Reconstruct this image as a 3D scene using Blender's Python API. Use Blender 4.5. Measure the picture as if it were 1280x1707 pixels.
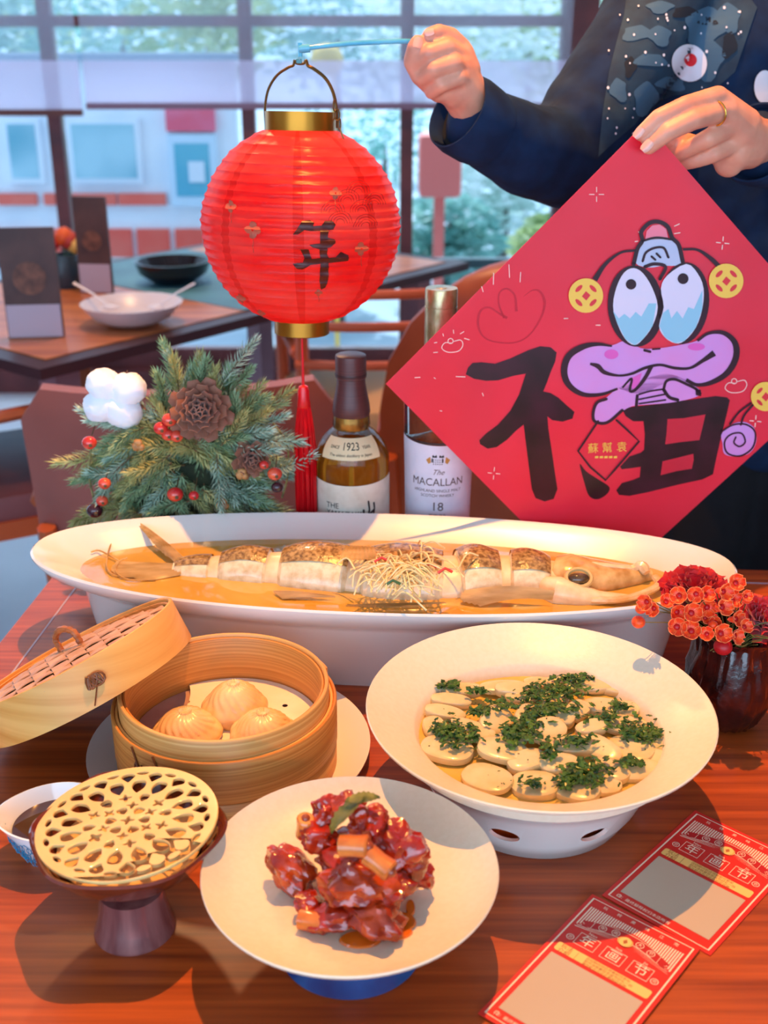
import bpy, bmesh, math, random
from math import sin, cos, pi, radians as R, sqrt, atan2
from mathutils import Vector as V, Matrix, noise
from mathutils.geometry import tessellate_polygon
from mathutils.bvhtree import BVHTree
for o in list(bpy.data.objects): bpy.data.objects.remove(o)
SC = bpy.context.scene
COL = SC.collection
random.seed(7)
# ---------------------------------------------------------------- camera
FPX, PITCH, CZ = 1900.0, R(22.5), 1.35
cam_d = bpy.data.cameras.new('camera'); cam = bpy.data.objects.new('camera', cam_d); COL.objects.link(cam)
cam.location = (0, 0, CZ); cam.rotation_euler = (pi/2-PITCH, 0, 0)
cam_d.sensor_fit = 'VERTICAL'; cam_d.sensor_height = 36; cam_d.lens = FPX/1707*36
cam_d.dof.use_dof = True; cam_d.dof.focus_distance = 1.01; cam_d.dof.aperture_fstop = 6.6
cam_d.clip_start = .05; cam_d.clip_end = 200
SC.camera = cam
# ---------------------------------------------------------------- world, lights, exposure
w = bpy.data.worlds.new('sky'); SC.world = w; w.use_nodes = True
bg = w.node_tree.nodes['Background']; bg.inputs[0].default_value = (.50, .73, 1, 1); bg.inputs[1].default_value = 1.95
def area(name, loc, aim, sx, sy, power, color):
    d = bpy.data.lights.new(name, 'AREA'); d.shape = 'RECTANGLE'; d.size = sx; d.size_y = sy; d.energy = power; d.color = color
    o = bpy.data.objects.new(name, d); COL.objects.link(o); o.location = loc
    o.rotation_euler = (V(aim)-V(loc)).to_track_quat('-Z', 'Y').to_euler(); return o
def point(name, loc, power, color, r):
    d = bpy.data.lights.new(name, 'POINT'); d.energy = power; d.color = color; d.shadow_soft_size = r
    o = bpy.data.objects.new(name, d); COL.objects.link(o); o.location = loc; return o
LAMP = V((.075, 1.20, 2.75))
d = bpy.data.lights.new('ceiling_spot', 'SPOT'); d.energy = 190; d.color = (1, .42, .09); d.spot_size = R(70); d.spot_blend = .55; d.shadow_soft_size = .012
so = bpy.data.objects.new('ceiling_spot', d); COL.objects.link(so); so.location = LAMP; so.rotation_euler = (0, 0, 0)
area('side_fill_light', (-2.9, .2, 1.9), (0, 1.1, .9), 2.6, 1.8, 8, (.36, .62, 1))  # added soft blue fill from the left, no window is built there
area('rear_fill_light', (-.4, -1.9, 1.35), (0, 1.1, .85), 3.2, 1.3, 40, (.58, .76, 1))  # added cool fill behind the camera, brightens the faces turned towards it
d = bpy.data.lights.new('sun', 'SUN'); d.energy = 5; d.color = (.88, .95, 1); d.angle = R(1); o = bpy.data.objects.new('sun', d); COL.objects.link(o); o.rotation_euler = V((.25, -1, -1.22)).to_track_quat('-Z', 'Y').to_euler(); o.location = (0, 6, 5)
point('far_table_lamp', (-.55, 2.7, 2.3), 45, (1, .55, .25), .05)
SC.view_settings.view_transform = 'Standard'; SC.view_settings.look = 'None'
SC.view_settings.gamma = 1; SC.view_settings.use_curve_mapping = False; SC.view_settings.exposure = 0.12
# ---------------------------------------------------------------- pixel helpers
def ray(px, py):
    u = (px-640)/FPX; v = -(py-853.5)/FPX
    return V((u, cos(PITCH)+v*sin(PITCH), -sin(PITCH)+v*cos(PITCH)))
O = V((0, 0, CZ))
def atz(px, py, z): d = ray(px, py); return O+d*((z-CZ)/d.z)
def aty(px, py, y): d = ray(px, py); return O+d*(y/d.y)
def aton(px, py, c, n): d = ray(px, py); return O+d*((V(c)-O).dot(n)/d.dot(n))
# ---------------------------------------------------------------- materials
def lin(c): return tuple(((x/255)/12.92 if x/255 <= .04045 else ((x/255+.055)/1.055)**2.4) for x in c)
MATS = {}
def mat(name, c1, c2=None, rough=.5, metal=0, scale=20, detail=4, bump=0, bscale=None, stretch=(1, 1, 1), trans=0, ior=1.45,
        sss=0, coat=0, emit=0, spec=.5, lo=.35, hi=.65, obj=True, rgh2=None, sheen=0, alpha=1, wave=None, bdist=.002):
    if name in MATS: return MATS[name]
    m = bpy.data.materials.new(name); m.use_nodes = True; nt = m.node_tree; N = nt.nodes; L = nt.links
    b = N['Principled BSDF']; I = b.inputs
    c1 = lin(c1); c2 = lin(c2) if c2 else None
    I['Base Color'].default_value = (*c1, 1); I['Roughness'].default_value = rough; I['Metallic'].default_value = metal
    I['IOR'].default_value = ior; I['Transmission Weight'].default_value = trans; I['Specular IOR Level'].default_value = spec
    I['Coat Weight'].default_value = coat; I['Coat Roughness'].default_value = .05; I['Sheen Weight'].default_value = sheen; I['Alpha'].default_value = alpha
    if sss: I['Subsurface Weight'].default_value = sss; I['Subsurface Scale'].default_value = .006; I['Subsurface Radius'].default_value = (1, .5, .3)
    if emit: I['Emission Color'].default_value = (*c1, 1); I['Emission Strength'].default_value = emit
    tc = N.new('ShaderNodeTexCoord'); mp = N.new('ShaderNodeMapping'); L.new(tc.outputs['Object'], mp.inputs[0]); mp.inputs['Scale'].default_value = stretch
    if c2:
        if wave:
            nz = N.new('ShaderNodeTexWave'); nz.inputs['Distortion'].default_value = wave; nz.inputs['Detail'].default_value = detail
            nz.bands_direction = 'Z' ; nz.inputs['Scale'].default_value = scale; out = nz.outputs['Fac']
        else:
            nz = N.new('ShaderNodeTexNoise'); nz.inputs['Detail'].default_value = detail; nz.inputs['Scale'].default_value = scale; out = nz.outputs['Fac']
        L.new(mp.outputs[0], nz.inputs['Vector'])
        cr = N.new('ShaderNodeValToRGB'); cr.color_ramp.elements[0].position = lo; cr.color_ramp.elements[1].position = hi
        cr.color_ramp.elements[0].color = (*c1, 1); cr.color_ramp.elements[1].color = (*c2, 1)
        L.new(out, cr.inputs[0]); L.new(cr.outputs[0], I['Base Color'])
        if emit: L.new(cr.outputs[0], I['Emission Color'])
        if rgh2 is not None:
            mr = N.new('ShaderNodeMapRange'); mr.inputs[3].default_value = rough; mr.inputs[4].default_value = rgh2; L.new(out, mr.inputs[0]); L.new(mr.outputs[0], I['Roughness'])
    if bump:
        n2 = N.new('ShaderNodeTexNoise'); n2.inputs['Scale'].default_value = bscale or scale; n2.inputs['Detail'].default_value = 3
        L.new(mp.outputs[0], n2.inputs['Vector']); bp = N.new('ShaderNodeBump'); bp.inputs['Strength'].default_value = bump; bp.inputs['Distance'].default_value = bdist
        L.new(n2.outputs['Fac'], bp.inputs['Height']); L.new(bp.outputs[0], I['Normal'])
    MATS[name] = m; return m
def translucent(name, c, t=.5, rough=.4, spec=.3, c2=None, scale=8, alpha=1, stretch=(1, 1, 1)):
    m = mat(name, c, c2, rough=rough, spec=spec, scale=scale, stretch=stretch); nt = m.node_tree; N = nt.nodes; L = nt.links
    tr = N.new('ShaderNodeBsdfTranslucent'); tr.inputs[0].default_value = (*lin(c), 1); mx = N.new('ShaderNodeMixShader'); mx.inputs[0].default_value = t
    out = N['Material Output']; b = N['Principled BSDF']
    if b.inputs['Base Color'].links: L.new(b.inputs['Base Color'].links[0].from_socket, tr.inputs[0])
    L.new(b.outputs[0], mx.inputs[1]); L.new(tr.outputs[0], mx.inputs[2]); last = mx.outputs[0]
    if alpha < 1:
        tp = N.new('ShaderNodeBsdfTransparent'); m2 = N.new('ShaderNodeMixShader'); m2.inputs[0].default_value = alpha
        L.new(tp.outputs[0], m2.inputs[1]); L.new(last, m2.inputs[2]); last = m2.outputs[0]
    L.new(last, out.inputs[0]); return m
# ---------------------------------------------------------------- object helpers
def tag(o, label=None, cat=None, group=None, kind=None):
    if label: o['label'] = label
    if cat: o['category'] = cat
    if group: o['group'] = group
    if kind: o['kind'] = kind
    return o
def empty(name, loc, label, cat, group=None):
    o = bpy.data.objects.new(name, None); COL.objects.link(o); o.location = loc; o.empty_display_size = .02
    return tag(o, label, cat, group)
def rootloc(p):
    s = V((0, 0, 0))
    while p is not None: s += p.location; p = p.parent
    return s
def link(name, me, mat_, parent=None, smooth=True, local=False):
    if parent is not None and not local:
        off = rootloc(parent); me.transform(Matrix.Translation(-off))
    o = bpy.data.objects.new(name, me); COL.objects.link(o); o.parent = parent
    if mat_ is not None and not me.materials: me.materials.append(mat_)
    if smooth:
        me.polygons.foreach_set('use_smooth', [True]*len(me.polygons)); me.set_sharp_from_angle(angle=R(40))
    return o
def mesh(name, vf, mat_, parent=None, smooth=True, local=False, loc=None):
    me = bpy.data.meshes.new(name); vs, fs = vf
    if loc is not None: vs = [V(v)-V(loc) for v in vs]
    me.from_pydata([tuple(v) for v in vs], [], fs); me.update()
    bm = bmesh.new(); bm.from_mesh(me); bmesh.ops.recalc_face_normals(bm, faces=bm.faces); bm.to_mesh(me); bm.free()
    o = link(name, me, mat_, parent, smooth, local)
    if loc is not None: o.location = loc
    return o
def single(name, vf, mat_, label, cat, group=None, smooth=True, kind=None):   # a thing of one mesh; origin at its base centre
    vs = [V(v) for v in vf[0]]; n = len(vs)
    c = V((sum(v.x for v in vs)/n, sum(v.y for v in vs)/n, min(v.z for v in vs)))
    return tag(mesh(name, (vs, vf[1]), mat_, None, smooth, loc=c), label, cat, group, kind)
def join(*parts):
    vs, fs = [], []
    for a, b in parts:
        n = len(vs); vs += list(a); fs += [tuple(i+n for i in f) for f in b]
    return vs, fs
def xf(vf, M): return [M @ V(v) for v in vf[0]], vf[1]
def move(vf, d): d = V(d); return [V(v)+d for v in vf[0]], vf[1]
def rings(rs, closed_u=True, cap0=False, cap1=False, loop=False):
    vs = [v for r in rs for v in r]; n = len(rs[0]); m = len(rs); fs = []
    for i in range(m if loop else m-1):
        a = i*n; b = ((i+1) % m)*n
        for j in range(n if closed_u else n-1):
            k = (j+1) % n; fs.append((a+j, a+k, b+k, b+j))
    if cap0: fs.append(tuple(range(n))[::-1])
    if cap1: fs.append(tuple((m-1)*n+i for i in range(n)))
    return vs, fs
def lathe(prof, c=(0, 0, 0), n=64, cap0=False, cap1=False, loop=False):
    c = V(c); return rings([[c+V((r*cos(2*pi*k/n), r*sin(2*pi*k/n), z)) for k in range(n)] for r, z in prof], cap0=cap0, cap1=cap1, loop=loop)
def box(c, s, rz=0, bev=0):
    bm = bmesh.new(); bmesh.ops.create_cube(bm, size=1)
    for v in bm.verts: v.co = V((v.co.x*s[0], v.co.y*s[1], v.co.z*s[2]))
    if bev: bmesh.ops.bevel(bm, geom=bm.edges[:], offset=bev, segments=2, affect='EDGES', profile=.6)
    M = Matrix.Translation(V(c)) @ Matrix.Rotation(rz, 4, 'Z')
    bm.transform(M); bm.verts.ensure_lookup_table()
    for i, v in enumerate(bm.verts): v.index = i
    r = [v.co.copy() for v in bm.verts], [tuple(v.index for v in f.verts) for f in bm.faces]; bm.free(); return r
def frame_of(d, up=None):
    d = d.normalized(); u = up or (V((0, 0, 1)) if abs(d.z) < .9 else V((0, 1, 0)))
    a = d.cross(u).normalized(); return a, d.cross(a).normalized()
def tube(pts, rad, n=8, cap=True, flat=1, up=None, loop=False):
    pts = [V(p) for p in pts]; m = len(pts); rs = []
    R_ = rad if isinstance(rad, (list, tuple)) else [rad]*m
    pa = None
    for i, p in enumerate(pts):
        d = (pts[(i+1) % m]-pts[i-1]) if (loop or 0 < i < m-1) else (pts[1]-pts[0] if i == 0 else pts[-1]-pts[-2])
        if d.length < 1e-9: d = V((0, 0, 1))
        if up is None and pa is not None:
            dn = d.normalized(); a = (pa-dn*pa.dot(dn)); a = a.normalized() if a.length > 1e-6 else frame_of(d)[0]; b = dn.cross(a)
        else: a, b = frame_of(d, up)
        pa = a
        rs.append([p+a*(R_[i]*cos(2*pi*k/n))+b*(R_[i]*flat*sin(2*pi*k/n)) for k in range(n)])
    return rings(rs, cap0=cap and not loop, cap1=cap and not loop, loop=loop)
def spline(pts, n=8, closed=False):
    P = [V(p) for p in pts]; m = len(P); out = []
    for i in range(m if closed else m-1):
        p0 = P[i-1] if (closed or i > 0) else P[0]*2-P[1]; p1 = P[i]; p2 = P[(i+1) % m]
        p3 = P[(i+2) % m] if (closed or i < m-2) else P[-1]*2-P[-2]
        for k in range(n):
            t = k/n; out.append(.5*((2*p1)+(p2-p0)*t+(2*p0-5*p1+4*p2-p3)*t*t+(3*p1-p0-3*p2+p3)*t**3))
    if not closed: out.append(P[-1])
    return out
def ball(c, r, nu=16, nv=10, f=None):
    c = V(c); r = V(r) if hasattr(r, '__len__') else V((r, r, r)); rs = []
    for i in range(1, nv):
        t = pi*i/nv; ring = []
        for k in range(nu):
            a = 2*pi*k/nu; d = V((sin(t)*cos(a), sin(t)*sin(a), cos(t))); s = f(d) if f else 1
            ring.append(c+V((d.x*r.x, d.y*r.y, d.z*r.z))*s)
        rs.append(ring)
    vs, fs = rings(rs); a = len(vs); s0 = f(V((0, 0, 1))) if f else 1; s1 = f(V((0, 0, -1))) if f else 1
    vs = list(vs)+[c+V((0, 0, r.z*s0)), c-V((0, 0, r.z*s1))]
    for k in range(nu):
        fs.append((a, (k+1) % nu, k)); b = (nv-2)*nu; fs.append((a+1, b+k, b+(k+1) % nu))
    return vs, fs
def evalmods(o):
    dg = bpy.context.evaluated_depsgraph_get(); me = bpy.data.meshes.new_from_object(o.evaluated_get(dg))
    old = o.data; o.modifiers.clear(); o.data = me
    if not me.materials and old.materials: me.materials.append(old.materials[0])
    bpy.data.meshes.remove(old); return o
def organic(name, chains, mat_, parent=None, voxel=.003, smooth=4, fn=None):
    """one continuous skin over chains of tapered limbs: chain = [(point, radius), ...]"""
    P = []
    for ch in chains:
        ch = [(V(p), r) for p, r in ch]
        for p, r in ch: P.append(ball(p, r, 14, 9))
        for (p, r), (q, s) in zip(ch, ch[1:]):
            if (q-p).length > 1e-6: P.append(tube([p, q], [r, s], 14))
    vs, fs = join(*P); me = bpy.data.meshes.new(name); me.from_pydata([tuple(v) for v in vs], [], fs); me.update()
    bm = bmesh.new(); bm.from_mesh(me); bmesh.ops.recalc_face_normals(bm, faces=bm.faces); bm.to_mesh(me); bm.free()
    o = bpy.data.objects.new(name, me); COL.objects.link(o)
    m = o.modifiers.new('r', 'REMESH'); m.mode = 'VOXEL'; m.voxel_size = voxel; m.use_smooth_shade = True
    s = o.modifiers.new('s', 'SMOOTH'); s.iterations = smooth; s.factor = .6
    evalmods(o); me = o.data
    if fn:
        for v in me.vertices: v.co = fn(v.co)
    if parent is not None: me.transform(Matrix.Translation(-rootloc(parent))); o.parent = parent
    me.materials.clear(); me.materials.append(mat_); me.polygons.foreach_set('use_smooth', [True]*len(me.polygons)); return o
def cut(o, cutters):
    for c in cutters:
        me = bpy.data.meshes.new('cut'); me.from_pydata([tuple(v) for v in c[0]], [], c[1]); me.update()
        bm = bmesh.new(); bm.from_mesh(me); bmesh.ops.recalc_face_normals(bm, faces=bm.faces); bm.to_mesh(me); bm.free()
        k = bpy.data.objects.new('cut', me); COL.objects.link(k)
        m = o.modifiers.new('b', 'BOOLEAN'); m.operation = 'DIFFERENCE'; m.object = k; m.solver = 'EXACT'
        k['_cut'] = 1
    evalmods(o)
    for k in [x for x in bpy.data.objects if x.get('_cut')]: bpy.data.objects.remove(k)
    return o
# flat print: polygons and strokes given in 2-D, mapped by f(u, v, layer) -> world point
def poly2(pts, f, lay=1):
    p = [V((a[0], a[1], 0)) for a in pts]; tri = tessellate_polygon([p]); return [f(a.x, a.y, lay) for a in p], [tuple(t) for t in tri]
def stroke2(pts, wd, f, lay=1, closed=False, sm=5, round_=True):
    P = spline([(a[0], a[1], 0) for a in pts], sm, closed) if sm > 1 else [V((a[0], a[1], 0)) for a in pts]
    m = len(P); W = wd if isinstance(wd, (list, tuple)) else None; vs, fs = [], []
    for i, p in enumerate(P):
        d = P[(i+1) % m]-P[i-1] if closed or 0 < i < m-1 else (P[1]-P[0] if i == 0 else P[-1]-P[-2])
        d = d.normalized() if d.length > 1e-9 else V((1, 0, 0)); nrm = V((-d.y, d.x, 0))
        if W: t = i/(m-1)*(len(W)-1); k = min(int(t), len(W)-2); hw = (W[k]*(1-t+k)+W[k+1]*(t-k))/2
        else: hw = wd/2
        vs += [f(p.x+nrm.x*hw, p.y+nrm.y*hw, lay), f(p.x-nrm.x*hw, p.y-nrm.y*hw, lay)]
    for i in range(m if closed else m-1):
        j = (i+1) % m; fs.append((2*i, 2*i+1, 2*j+1, 2*j))
    out = (vs, fs)
    if round_ and not closed and not W:
        for q in (P[0], P[-1]): out = join(out, poly2([(q.x+wd/2*cos(a*pi/4), q.y+wd/2*sin(a*pi/4)) for a in range(8)], f, lay))
    return out
def circ2(x, y, r, f, lay=1, n=20, ry=None, rot=0):
    ry = ry or r
    return poly2([(x+r*cos(a)*cos(rot)-ry*sin(a)*sin(rot), y+r*cos(a)*sin(rot)+ry*sin(a)*cos(rot)) for a in [2*pi*k/n for k in range(n)]], f, lay)
def ring2(x, y, r, wd, f, lay=1, n=20): return stroke2([(x+r*cos(2*pi*k/n), y+r*sin(2*pi*k/n)) for k in range(n)], wd, f, lay, closed=True, sm=1)
def text2(s, x, y, size, f, lay=1, align='CENTER', bold=0, sx=1, shear=0, spacing=1, sub=0):
    cu = bpy.data.curves.new('t', 'FONT'); cu.body = s; cu.size = size; cu.align_x = align; cu.align_y = 'CENTER'; cu.offset = bold; cu.shear = shear; cu.space_character = spacing; cu.resolution_u = 3
    o = bpy.data.objects.new('t', cu); COL.objects.link(o); dg = bpy.context.evaluated_depsgraph_get(); dg.update()
    me = bpy.data.meshes.new_from_object(o.evaluated_get(dg))
    if sub:
        bm = bmesh.new(); bm.from_mesh(me)
        for _ in range(sub): bmesh.ops.subdivide_edges(bm, edges=bm.edges[:], cuts=1)
        bm.to_mesh(me); bm.free()
    r = [f(x+v.co.x*sx, y-v.co.y, lay) for v in me.vertices], [tuple(p.vertices) for p in me.polygons]
    bpy.data.objects.remove(o); bpy.data.curves.remove(cu); bpy.data.meshes.remove(me); return r
def printed_each(name, L_, m, parent):
    for vf in L_: printed(name, vf, m, parent)
def printed(name, vf, m, parent, label=None):
    o = mesh(name, vf, m, parent, smooth=False)
    if label: o['label'] = label
    return o
# ================================================================ SETTING
M_floor = mat('floor_tile', (196, 208, 222), (166, 180, 198), rough=.35, scale=1.3)
M_frame = mat('window_wood', (104, 54, 58), (80, 42, 48), rough=.5, scale=8)
M_steel = mat('window_steel', (52, 88, 100), rough=.45)
M_ceil = mat('ceiling_paint', (205, 205, 205), rough=.9)
M_white = mat('white_render', (236, 240, 246), (222, 230, 240), rough=.8, scale=3)
M_redband = mat('red_band', (238, 92, 76), (240, 118, 100), rough=.6, scale=3)
M_glasst = mat('teal_shop_glass', (110, 172, 190), (176, 214, 226), rough=.15, scale=2.5, detail=1)
def structure(name, vf, m, smooth=False): return tag(mesh(name, vf, m, None, smooth), kind='structure')
fl = tag(mesh('floor', box((0, 1.2, -.03), (7, 7.4, .06)), mat('floor_grout', (150, 160, 172), rough=.8), None, False), kind='structure')
tile0 = None
for i in range(8):
    for j in range(9):
        x, y = -2.8+i*.8, -2.0+j*.8
        if j < 4: continue
        if tile0 is None: o = tile0 = mesh('floor_tile', box((0, 0, .003), (.79, .79, .008), bev=.002), M_floor, fl, False, local=True)
        else: o = tile0.copy(); COL.objects.link(o); o.parent = fl
        o.location = (x, y, 0)
structure('ceiling', box((0, 1.0, 3.0), (7, 7.2, .1)), M_ceil)
structure('wall_right', box((3.3, 1.2, 1.5), (.12, 7, 3)), mat('wall_paint', (150, 110, 90), rough=.8))
structure('wall_left', box((-3.4, 0.4, 1.5), (.12, 5.4, 3)), mat('wall_paint', (150, 110, 90)))
WY = 4.6
win = tag(bpy.data.objects.new('window_1', None), kind='structure'); COL.objects.link(win)
def wx(px, py=35): return aty(px, py, WY).x
zb, zt = .12, 2.95
for px, wd, dp, m in ((76, .05, .06, M_frame), (408, .05, .06, M_frame), (679, .05, .06, M_frame), (966, .13, .10, M_frame)):
    x = wx(px); o = mesh('mullion', box((x, WY, (zb+zt)/2), (wd, dp, zt-zb)), m, win, False)
for px in (-270, 1250, 1500): mesh('mullion', box((wx(px), WY, (zb+zt)/2), (.07, .06, zt-zb)), M_frame, win, False)
zbar = aty(400, 35, WY).z
for z, h in ((zbar, .04), (aty(700, 438, WY).z, .035), (zb, .12), (zt, .1)): mesh('transom', box((0, WY, z), (6.4, .05, h)), M_frame if z == zbar or h > .05 else M_steel, win, False)
glass = mat('window_pane_glass', (235, 245, 250), rough=.02, trans=1, ior=1.1, spec=.3)
xs = [-3.1]+[wx(p) for p in (-270, 76, 408, 679, 966, 1250, 1500)]+[3.1]
for a, b in zip(xs, xs[1:]):
    for z0, z1 in ((zb+.06, aty(700, 438, WY).z-.02), (aty(700, 438, WY).z+.02, zbar-.02), (zbar+.02, zt-.05)):
        mesh('pane', box(((a+b)/2, WY, (z0+z1)/2), (b-a-.06, .006, z1-z0)), glass, win, False)
structure('baseboard_front', box((0, WY-.02, .05), (6.4, .12, .1)), M_frame)
# roller blinds (thin fabric, hem band doubled)
M_bl = translucent('blind_fabric', (205, 215, 235), t=.85, rough=.9, alpha=.2); M_bh = translucent('blind_hem', (236, 224, 244), t=.9, rough=.9, alpha=.55)
def blind(px0, px1, pyb, label, bar, Y=4.42):
    a, b = aty(px0, 150, Y), aty(px1, 150, Y); z0 = aty(300, pyb, Y).z; z1 = aty(300, 101, Y).z
    r = empty('roller_blind', ((a.x+b.x)/2, Y, z0), label, 'blind', 'roller blinds on the big window')
    mesh('fabric', box(((a.x+b.x)/2, Y, (z1+2.9)/2), (b.x-a.x, .002, 2.9-z1)), M_bl, r, False)
    mesh('hem_band', box(((a.x+b.x)/2, Y, (z1+z0)/2), (b.x-a.x, .003, z1-z0)), M_bh, r, False)
    mesh('bottom_bar', box(((a.x+b.x)/2, Y, z0), (b.x-a.x, .02, .022)), bar, r, False)
blind(-160, 134, 188, 'sheer roller blind with dark bottom bar at the far left of the window', mat('dark_bar', (90, 48, 46)))
blind(142, 948, 177, 'wide sheer mauve roller blind above the red lantern and the raised fist', mat('mauve_bar', (120, 96, 122)), 4.46)
# ---------------------------------------------------------------- OUTSIDE
tag(mesh('ground', box((0, 14, -.34), (40, 22, .1)), mat('pavement', (190, 205, 215), (160, 178, 190), rough=.9, scale=2), None, False), kind='structure')
FY = 7.2
fac = empty('shop_building', (aty(100, 430, FY).x, FY, -.29), 'white shop building with red bands across the street beyond the window', 'building')
def frect(name, x0, y0, x1, y1, m, proud=.0, th=.12, parent=fac, Y=FY):
    a, b = aty(x0, y0, Y), aty(x1, y1, Y); return mesh(name, box(((a.x+b.x)/2, Y-proud+th/2, (a.z+b.z)/2), (abs(b.x-a.x), th, abs(a.z-b.z))), m, parent, False)
frect('wall', -500, 96, 409, 520, M_white)
frect('roof_edge', -500, 88, 414, 100, mat('roof_grey_blue', (150, 170, 190)), .05, .3)
for x0, x1 in ((-300, -20), (6, 78), (112, 240)):
    w_ = frect('window', x0, 198, x1, 304, M_white, .04, .05); frect('pane', x0+8, 206, x1-8, 296, M_glasst, .045, .02, w_)
for x0, x1 in ((-300, -5), (-2, 64), (74, 94), (104, 196), (198, 278)): frect('red_panel', x0, 322, x1, 341, M_redband, .03, .05)
for x0, x1 in ((-200, -20), (-14, 76), (82, 136), (178, 224), (228, 286), (292, 342), (346, 405)): frect('red_panel', x0, 381, x1, 432, M_redband, .03, .05)
frect('sign_panel', 277, 180, 360, 218, mat('sign_pink', (232, 96, 120), (236, 130, 160), scale=4), .05, .05)
dr = frect('door', 280, 222, 366, 342, mat('door_frame_pale', (205, 225, 240)), .04, .05); frect('pane', 291, 238, 354, 326, mat('door_glass', (96, 176, 200), (120, 190, 205), rough=.1, scale=2), .045, .02, dr)
frect('notice', 316, 268, 344, 302, M_white, .06, .02, dr)
# bushes and trees outside
leafy = {}
def foliage_vf(n, rx, ry, rz, leaf, seed):
    rnd = random.Random(seed); vs, fs = [], []
    for _ in range(n):
        d = V((rnd.gauss(0, 1), rnd.gauss(0, 1), rnd.gauss(0, 1))).normalized()*(rnd.random()**.45)
        c = V((d.x*rx, d.y*ry, d.z*rz)); u = V((rnd.gauss(0, 1), rnd.gauss(0, 1), rnd.gauss(0, 1))).normalized(); a, b = frame_of(u)
        s = leaf*rnd.uniform(.6, 1.3); i = len(vs); vs += [c+a*s, c+b*s*.45, c-a*s, c-b*s*.45]; fs.append((i, i+1, i+2, i+3))
    return vs, fs
LM = [translucent('leaf_teal', (96, 158, 150), .4, c2=(170, 210, 200), scale=3), translucent('leaf_green', (120, 160, 96), .4, c2=(200, 214, 160), scale=3), translucent('leaf_pale', (190, 216, 205), .4, c2=(236, 240, 236), scale=3)]
def bush(px, py, Y, r, mi, seed, label, name='garden_bush', cat='bush', group='greenery beyond the window', n=700, trunk=True):
    c = aty(px, py, Y); e = empty(name, (c.x, Y, -.29), label, cat, group)
    mesh('foliage', move(foliage_vf(n, r, r*.7, r*.8, .06, seed), c), LM[mi], e, False)
    if trunk: mesh('stem', tube([(c.x, Y, -.29), (c.x+.02, Y, c.z)], [.05, .02], 8), mat('bark', (90, 74, 66)), e)
k = 0
for px, py, Y, r, mi, lb in (
    (500, 300, 7.8, .40, 2, 'pale bush outside the window just right of the white shop'), (560, 390, 7.0, .30, 1, 'low green bush outside, behind the lantern right edge'),
    (740, 400, 7.6, .40, 0, 'teal green bush outside, below the raised fist'), (840, 330, 9.0, .5, 2, 'pale flowering bush outside, left of the elbow'),
    (930, 420, 6.6, .28, 1, 'yellow green bush outside under the sleeve')):
    k += 1; bush(px, py, Y, r, mi, k, lb)
for _i, (px, py, Y, r, mi, lb) in enumerate((
    (-60, 10, 10.5, .9, 0, 'teal tree crown at the far upper left beyond the window'), (200, 60, 11, 1.0, 0, 'teal tree crown above the white shop'),
    (60, 55, 11, .9, 1, 'green tree crown just above the shop roof at the left'), (340, 20, 10.4, .8, 1, 'green tree crown above the shop door'), (560, 40, 11, .9, 0, 'leafy tree crown straight above the lantern'),
    (640, 250, 10.5, .9, 0, 'tree behind the lantern and the pale bush'), (760, 60, 10.4, .9, 2, 'pale tree crown above the fist'), (880, 90, 11, 1.0, 1, 'green tree crown left of the thick window post'),
    (930, 260, 11, .9, 2, 'whitish tree behind the sleeve beyond the window'), (1150, 100, 11, 1.2, 0, 'tree beyond the window behind the person'))):
    Y = (9.6, 12.0, 14.6)[_i % 3]; r = r*(.85, 1.0, 1.25)[_i % 3]; k += 1; bush(px, py, Y, r, mi, k, lb, 'garden_tree', 'tree', 'trees beyond the window', 1100)
c = aty(733, 275, 6.7); single('red_post_box', join(box(c, (.24, .2, .34), bev=.03), box((c.x, c.y, (c.z-.29)/2), (.06, .06, c.z+.29))), mat('post_red', (236, 120, 110)), 'blurred red box standing among the bushes outside', 'box')
c = aty(545, 100, 6.3); single('yellow_lantern', join(ball(c, (.085, .085, .08)), tube([(c.x+.03, c.y, -.29), (c.x+.03, c.y, c.z)], .012, 6)), mat('yellow_paper', (250, 205, 80), rough=.6), 'small yellow round lantern on a thin pole outside, above the red lantern', 'lantern')
# ================================================================ BACKGROUND FURNITURE
M_btop = mat('table_wood_far', (176, 96, 50), (214, 128, 66), rough=.28, scale=3, stretch=(1, 8, 1))
M_bedge = mat('table_edge_far', (66, 40, 46), rough=.4)
A = V((-.68, 2.19, 0)); ua = V((.62, .785, 0)).normalized(); ub = V((-.785, .62, 0))
bt = empty('dining_table', (A+ua*.75+ub*.42), 'wooden dining table laid with bowls and menus in the back left', 'table')
def quadbox(p0, da, la, db, lb, z0, z1):
    P = [p0, p0+da*la, p0+da*la+db*lb, p0+db*lb]; vs = [V((p.x, p.y, z0)) for p in P]+[V((p.x, p.y, z1)) for p in P]
    return vs, [(0, 3, 2, 1), (4, 5, 6, 7), (0, 1, 5, 4), (1, 2, 6, 5), (2, 3, 7, 6), (3, 0, 4, 7)]
mesh('tabletop', quadbox(A, ua, 1.5, ub, .85, .725, .748), M_bedge, bt, False)
mesh('top_veneer', quadbox(A+ua*.05+ub*.05, ua, 1.4, ub, .75, .748, .7505), M_btop, bt, False)
M_bleg = mat('table_leg_far', (150, 110, 120), (120, 84, 96), rough=.4, scale=4)
for s, t in ((.1, .08), (1.35, .08), (.1, .72), (1.35, .72)): mesh('leg', box(A+ua*s+ub*t+V((0, 0, .3625)), (.06, .06, .725), .9), M_bleg, bt, False)
mesh('top_teal_part', quadbox(A+ua*.62+ub*.05, ua, .5, ub, .75, .7505, .752), mat('table_teal_far', (92, 150, 165), (70, 120, 140), scale=4), bt, False)  # teal part of the far tabletop, laid as a thin slab
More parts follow.
